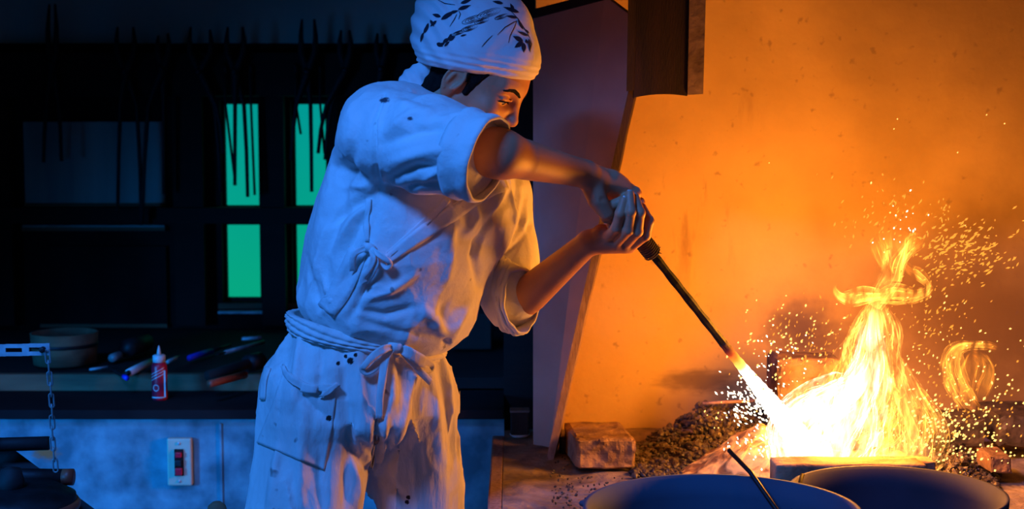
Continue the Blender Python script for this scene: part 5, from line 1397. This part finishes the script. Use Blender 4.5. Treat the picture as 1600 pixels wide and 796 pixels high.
tongue('flame_tongue', fl, 'flame_white', [(1262, 728, 34, 1.2), (1250, 700, 42, 1.3), (1252, 668, 44, 1.2), (1275, 640, 36, 1.2), (1305, 622, 30, 1.1), (1335, 604, 24, .9), (1350, 580, 12, .6)], 5, seed=3, lobes=6, tipfade=.15, crump=.30)
tongue('flame_tongue', fl, 'flame', [(1395, 728, 60, .9), (1415, 700, 52, .9), (1425, 665, 40, .8), (1418, 630, 30, .8), (1405, 595, 22, .8), (1390, 560, 14, .7), (1384, 530, 5, .4)], 4, seed=4, lobes=8)
tongue('flame_tongue', fl, 'flame_soft', [(1440, 700, 24, .4), (1452, 668, 16, .6), (1446, 640, 12, .7), (1430, 612, 10, .8), (1412, 585, 7, .6)], 3, seed=5, lobes=5, basefade=.3)
tongue('flame_tongue', fl, 'flame', [(1366, 480, 10, .9), (1378, 458, 15, .7), (1394, 434, 16, .8), (1400, 410, 17, .9), (1403, 388, 24, .9), (1402, 370, 32, .7), (1404, 358, 34, .3)], 4, seed=6, lobes=5, tipfade=.35, Y0=YF+.02)
tongue('flame_wisp', fl, 'flame_soft', [(1376, 462, 8, 1), (1352, 464, 13, 1), (1332, 468, 12, 1.1), (1314, 464, 7, 1.1), (1304, 452, 4, .9), (1306, 442, 2, .5)], 4, seed=7, lobes=4, tipfade=.3, Y0=YF+.02, crump=.6, heat=1.2)
tongue('flame_wisp', fl, 'flame_soft', [(1376, 466, 9, .9), (1400, 462, 14, .9), (1425, 462, 11, .9), (1446, 456, 7, .9), (1450, 446, 5, .9), (1434, 430, 7, .8), (1418, 420, 5, .5), (1406, 404, 4, .4)], 4, seed=8, lobes=4, tipfade=.3, Y0=YF+.02, crump=.6)
tongue('flame_wisp', fl, 'flame_soft', [(1392, 430, 8, .8), (1380, 405, 10, .8), (1374, 385, 13, .9), (1370, 374, 12, .5)], 3, seed=14, lobes=4, tipfade=.4, Y0=YF+.02, crump=.5)
tongue('flame_wisp', fl, 'flame_soft', [(1400, 440, 9, .9), (1402, 412, 9, 1), (1416, 392, 10, 1), (1432, 374, 14, .7), (1442, 368, 8, .4)], 3, seed=15, lobes=4, tipfade=.4, Y0=YF+.02, crump=.5)
tongue('flame_wisp', fl, 'flame_soft', [(1205, 735, 14, .5), (1225, 700, 26, .6), (1232, 670, 20, .5), (1222, 640, 10, .4)], 3, seed=9, lobes=5)
tongue('flame_wisp', fl, 'flame_soft', [(1165, 735, 30, .4), (1190, 705, 30, .5), (1215, 680, 22, .5), (1240, 650, 12, .3)], 3, seed=12, lobes=6)
w2 = empty('detached_flame', tuple(P(1520, 640, YF+.05)), 'detached curl of orange flame floating right of the main fire', 'flame')
tongue('flame_curl', w2, 'flame_soft', [(1532, 642, 4, .5), (1516, 632, 12, .8), (1500, 608, 16, .9), (1489, 580, 15, .9), (1490, 556, 12, 1), (1500, 543, 7, 1), (1522, 540, 5, 1), (1545, 541, 5, .9), (1558, 545, 3, .6)], 5, seed=10, lobes=5, tipfade=.15, basefade=.25, Y0=YF+.05, heat=.8, crump=.65)
tongue('flame_curl', w2, 'flame_soft', [(1530, 628, 8, .3), (1542, 600, 14, .5), (1545, 574, 12, .5), (1530, 556, 9, .4), (1512, 550, 6, .4)], 3, seed=11, lobes=4, basefade=.3, Y0=YF+.07, crump=.6)
tongue('flame_curl', w2, 'flame_soft', [(1515, 620, 10, .3), (1512, 590, 16, .4), (1518, 565, 14, .4), (1524, 552, 8, .3)], 2, seed=17, lobes=4, basefade=.3, Y0=YF+.03, crump=.6)
# sparks
M['spark'] = emission('spark_glow', (1.0, .55, .13), 2.6); M['spark_hot'] = emission('spark_white', (1.0, .85, .6), 4.0); M['spark_dim'] = emission('spark_dim', (1.0, .36, .04), 1.3)
rnd = random.Random(21)
def spark_cloud(name, label, mat, specs):
    mb = MB(); f8 = [(0, 2, 4), (2, 1, 4), (1, 3, 4), (3, 0, 4), (2, 0, 5), (1, 2, 5), (3, 1, 5), (0, 3, 5)]
    for n_, cx_, cy_, sx_, sy_, y0, y1, smin_, smax_, ang, el in specs:
        for _ in range(n_):
            Y = rnd.uniform(y0, y1); px_, py_ = rnd.gauss(cx_, sx_), rnd.gauss(cy_, sy_)
            if py_ > 745: continue
            c = P(px_, py_, Y); s = rnd.uniform(smin_, smax_)/ppu(Y)/2; a = ang+rnd.gauss(0, .35)
            d = Vector((math.cos(a), rnd.uniform(-.3, .3), math.sin(a))).normalized(); e = d.cross(Vector((0, 1, 0))).normalized(); g = d.cross(e); k = rnd.uniform(1, el)
            mb.add([c+e*s, c-e*s, c+g*s, c-g*s, c+d*s*k, c-d*s*k], f8)
    return tag(mb.build(name, M[mat]), label, 'sparks', kind='stuff')
spark_cloud('golden_sparks', 'cloud of golden sparks flying right of the flames', 'spark', [
    (230, 1485, 680, 42, 30, -.05, .5, 2.2, 4.6, .6, 1.8), (70, 1540, 620, 50, 60, -.1, .6, 1.8, 3.6, .8, 2), (60, 1235, 520, 40, 26, .1, .6, 1.8, 3.6, .9, 2.2), (40, 1210, 590, 35, 30, .0, .5, 1.8, 4, .8, 1.8),
    (40, 1450, 540, 45, 60, .0, .6, 1.6, 3.2, .9, 2.4), (30, 1560, 690, 40, 30, 0, .5, 2, 4.5, .5, 1.6), (14, 1420, 300, 110, 120, 0, .5, 1.6, 3, 1, 2), (14, 1130, 640, 30, 15, 0, .4, 1.6, 3, 1, 2)])
spark_cloud('white_sparks', 'burst of white sparks on the left of the glowing bar end', 'spark_hot', [
    (170, 1174, 632, 20, 27, .02, .2, 1.6, 3.8, 2.4, 3), (50, 1195, 700, 34, 16, .0, .2, 1.6, 3.6, 1.9, 2.6), (40, 1215, 565, 26, 20, .1, .3, 1.5, 3, 2.2, 2), (18, 1405, 345, 20, 20, .1, .3, 1.6, 3, 1.2, 2)])
spark_cloud('orange_sparks', 'faint orange sparks swirling beside the top of the flames', 'spark_dim', [
    (260, 1500, 392, 42, 26, .1, .4, 1.6, 3.8, .5, 4.2), (90, 1400, 340, 60, 30, .1, .4, 1.4, 3, 1.3, 4), (110, 1455, 500, 36, 40, .1, .5, 1.4, 3, .9, 3.5), (130, 1270, 540, 48, 30, .1, .5, 1.4, 3, 1.3, 3.6), (120, 1500, 640, 50, 40, .1, .5, 1.6, 3.6, .8, 3)])
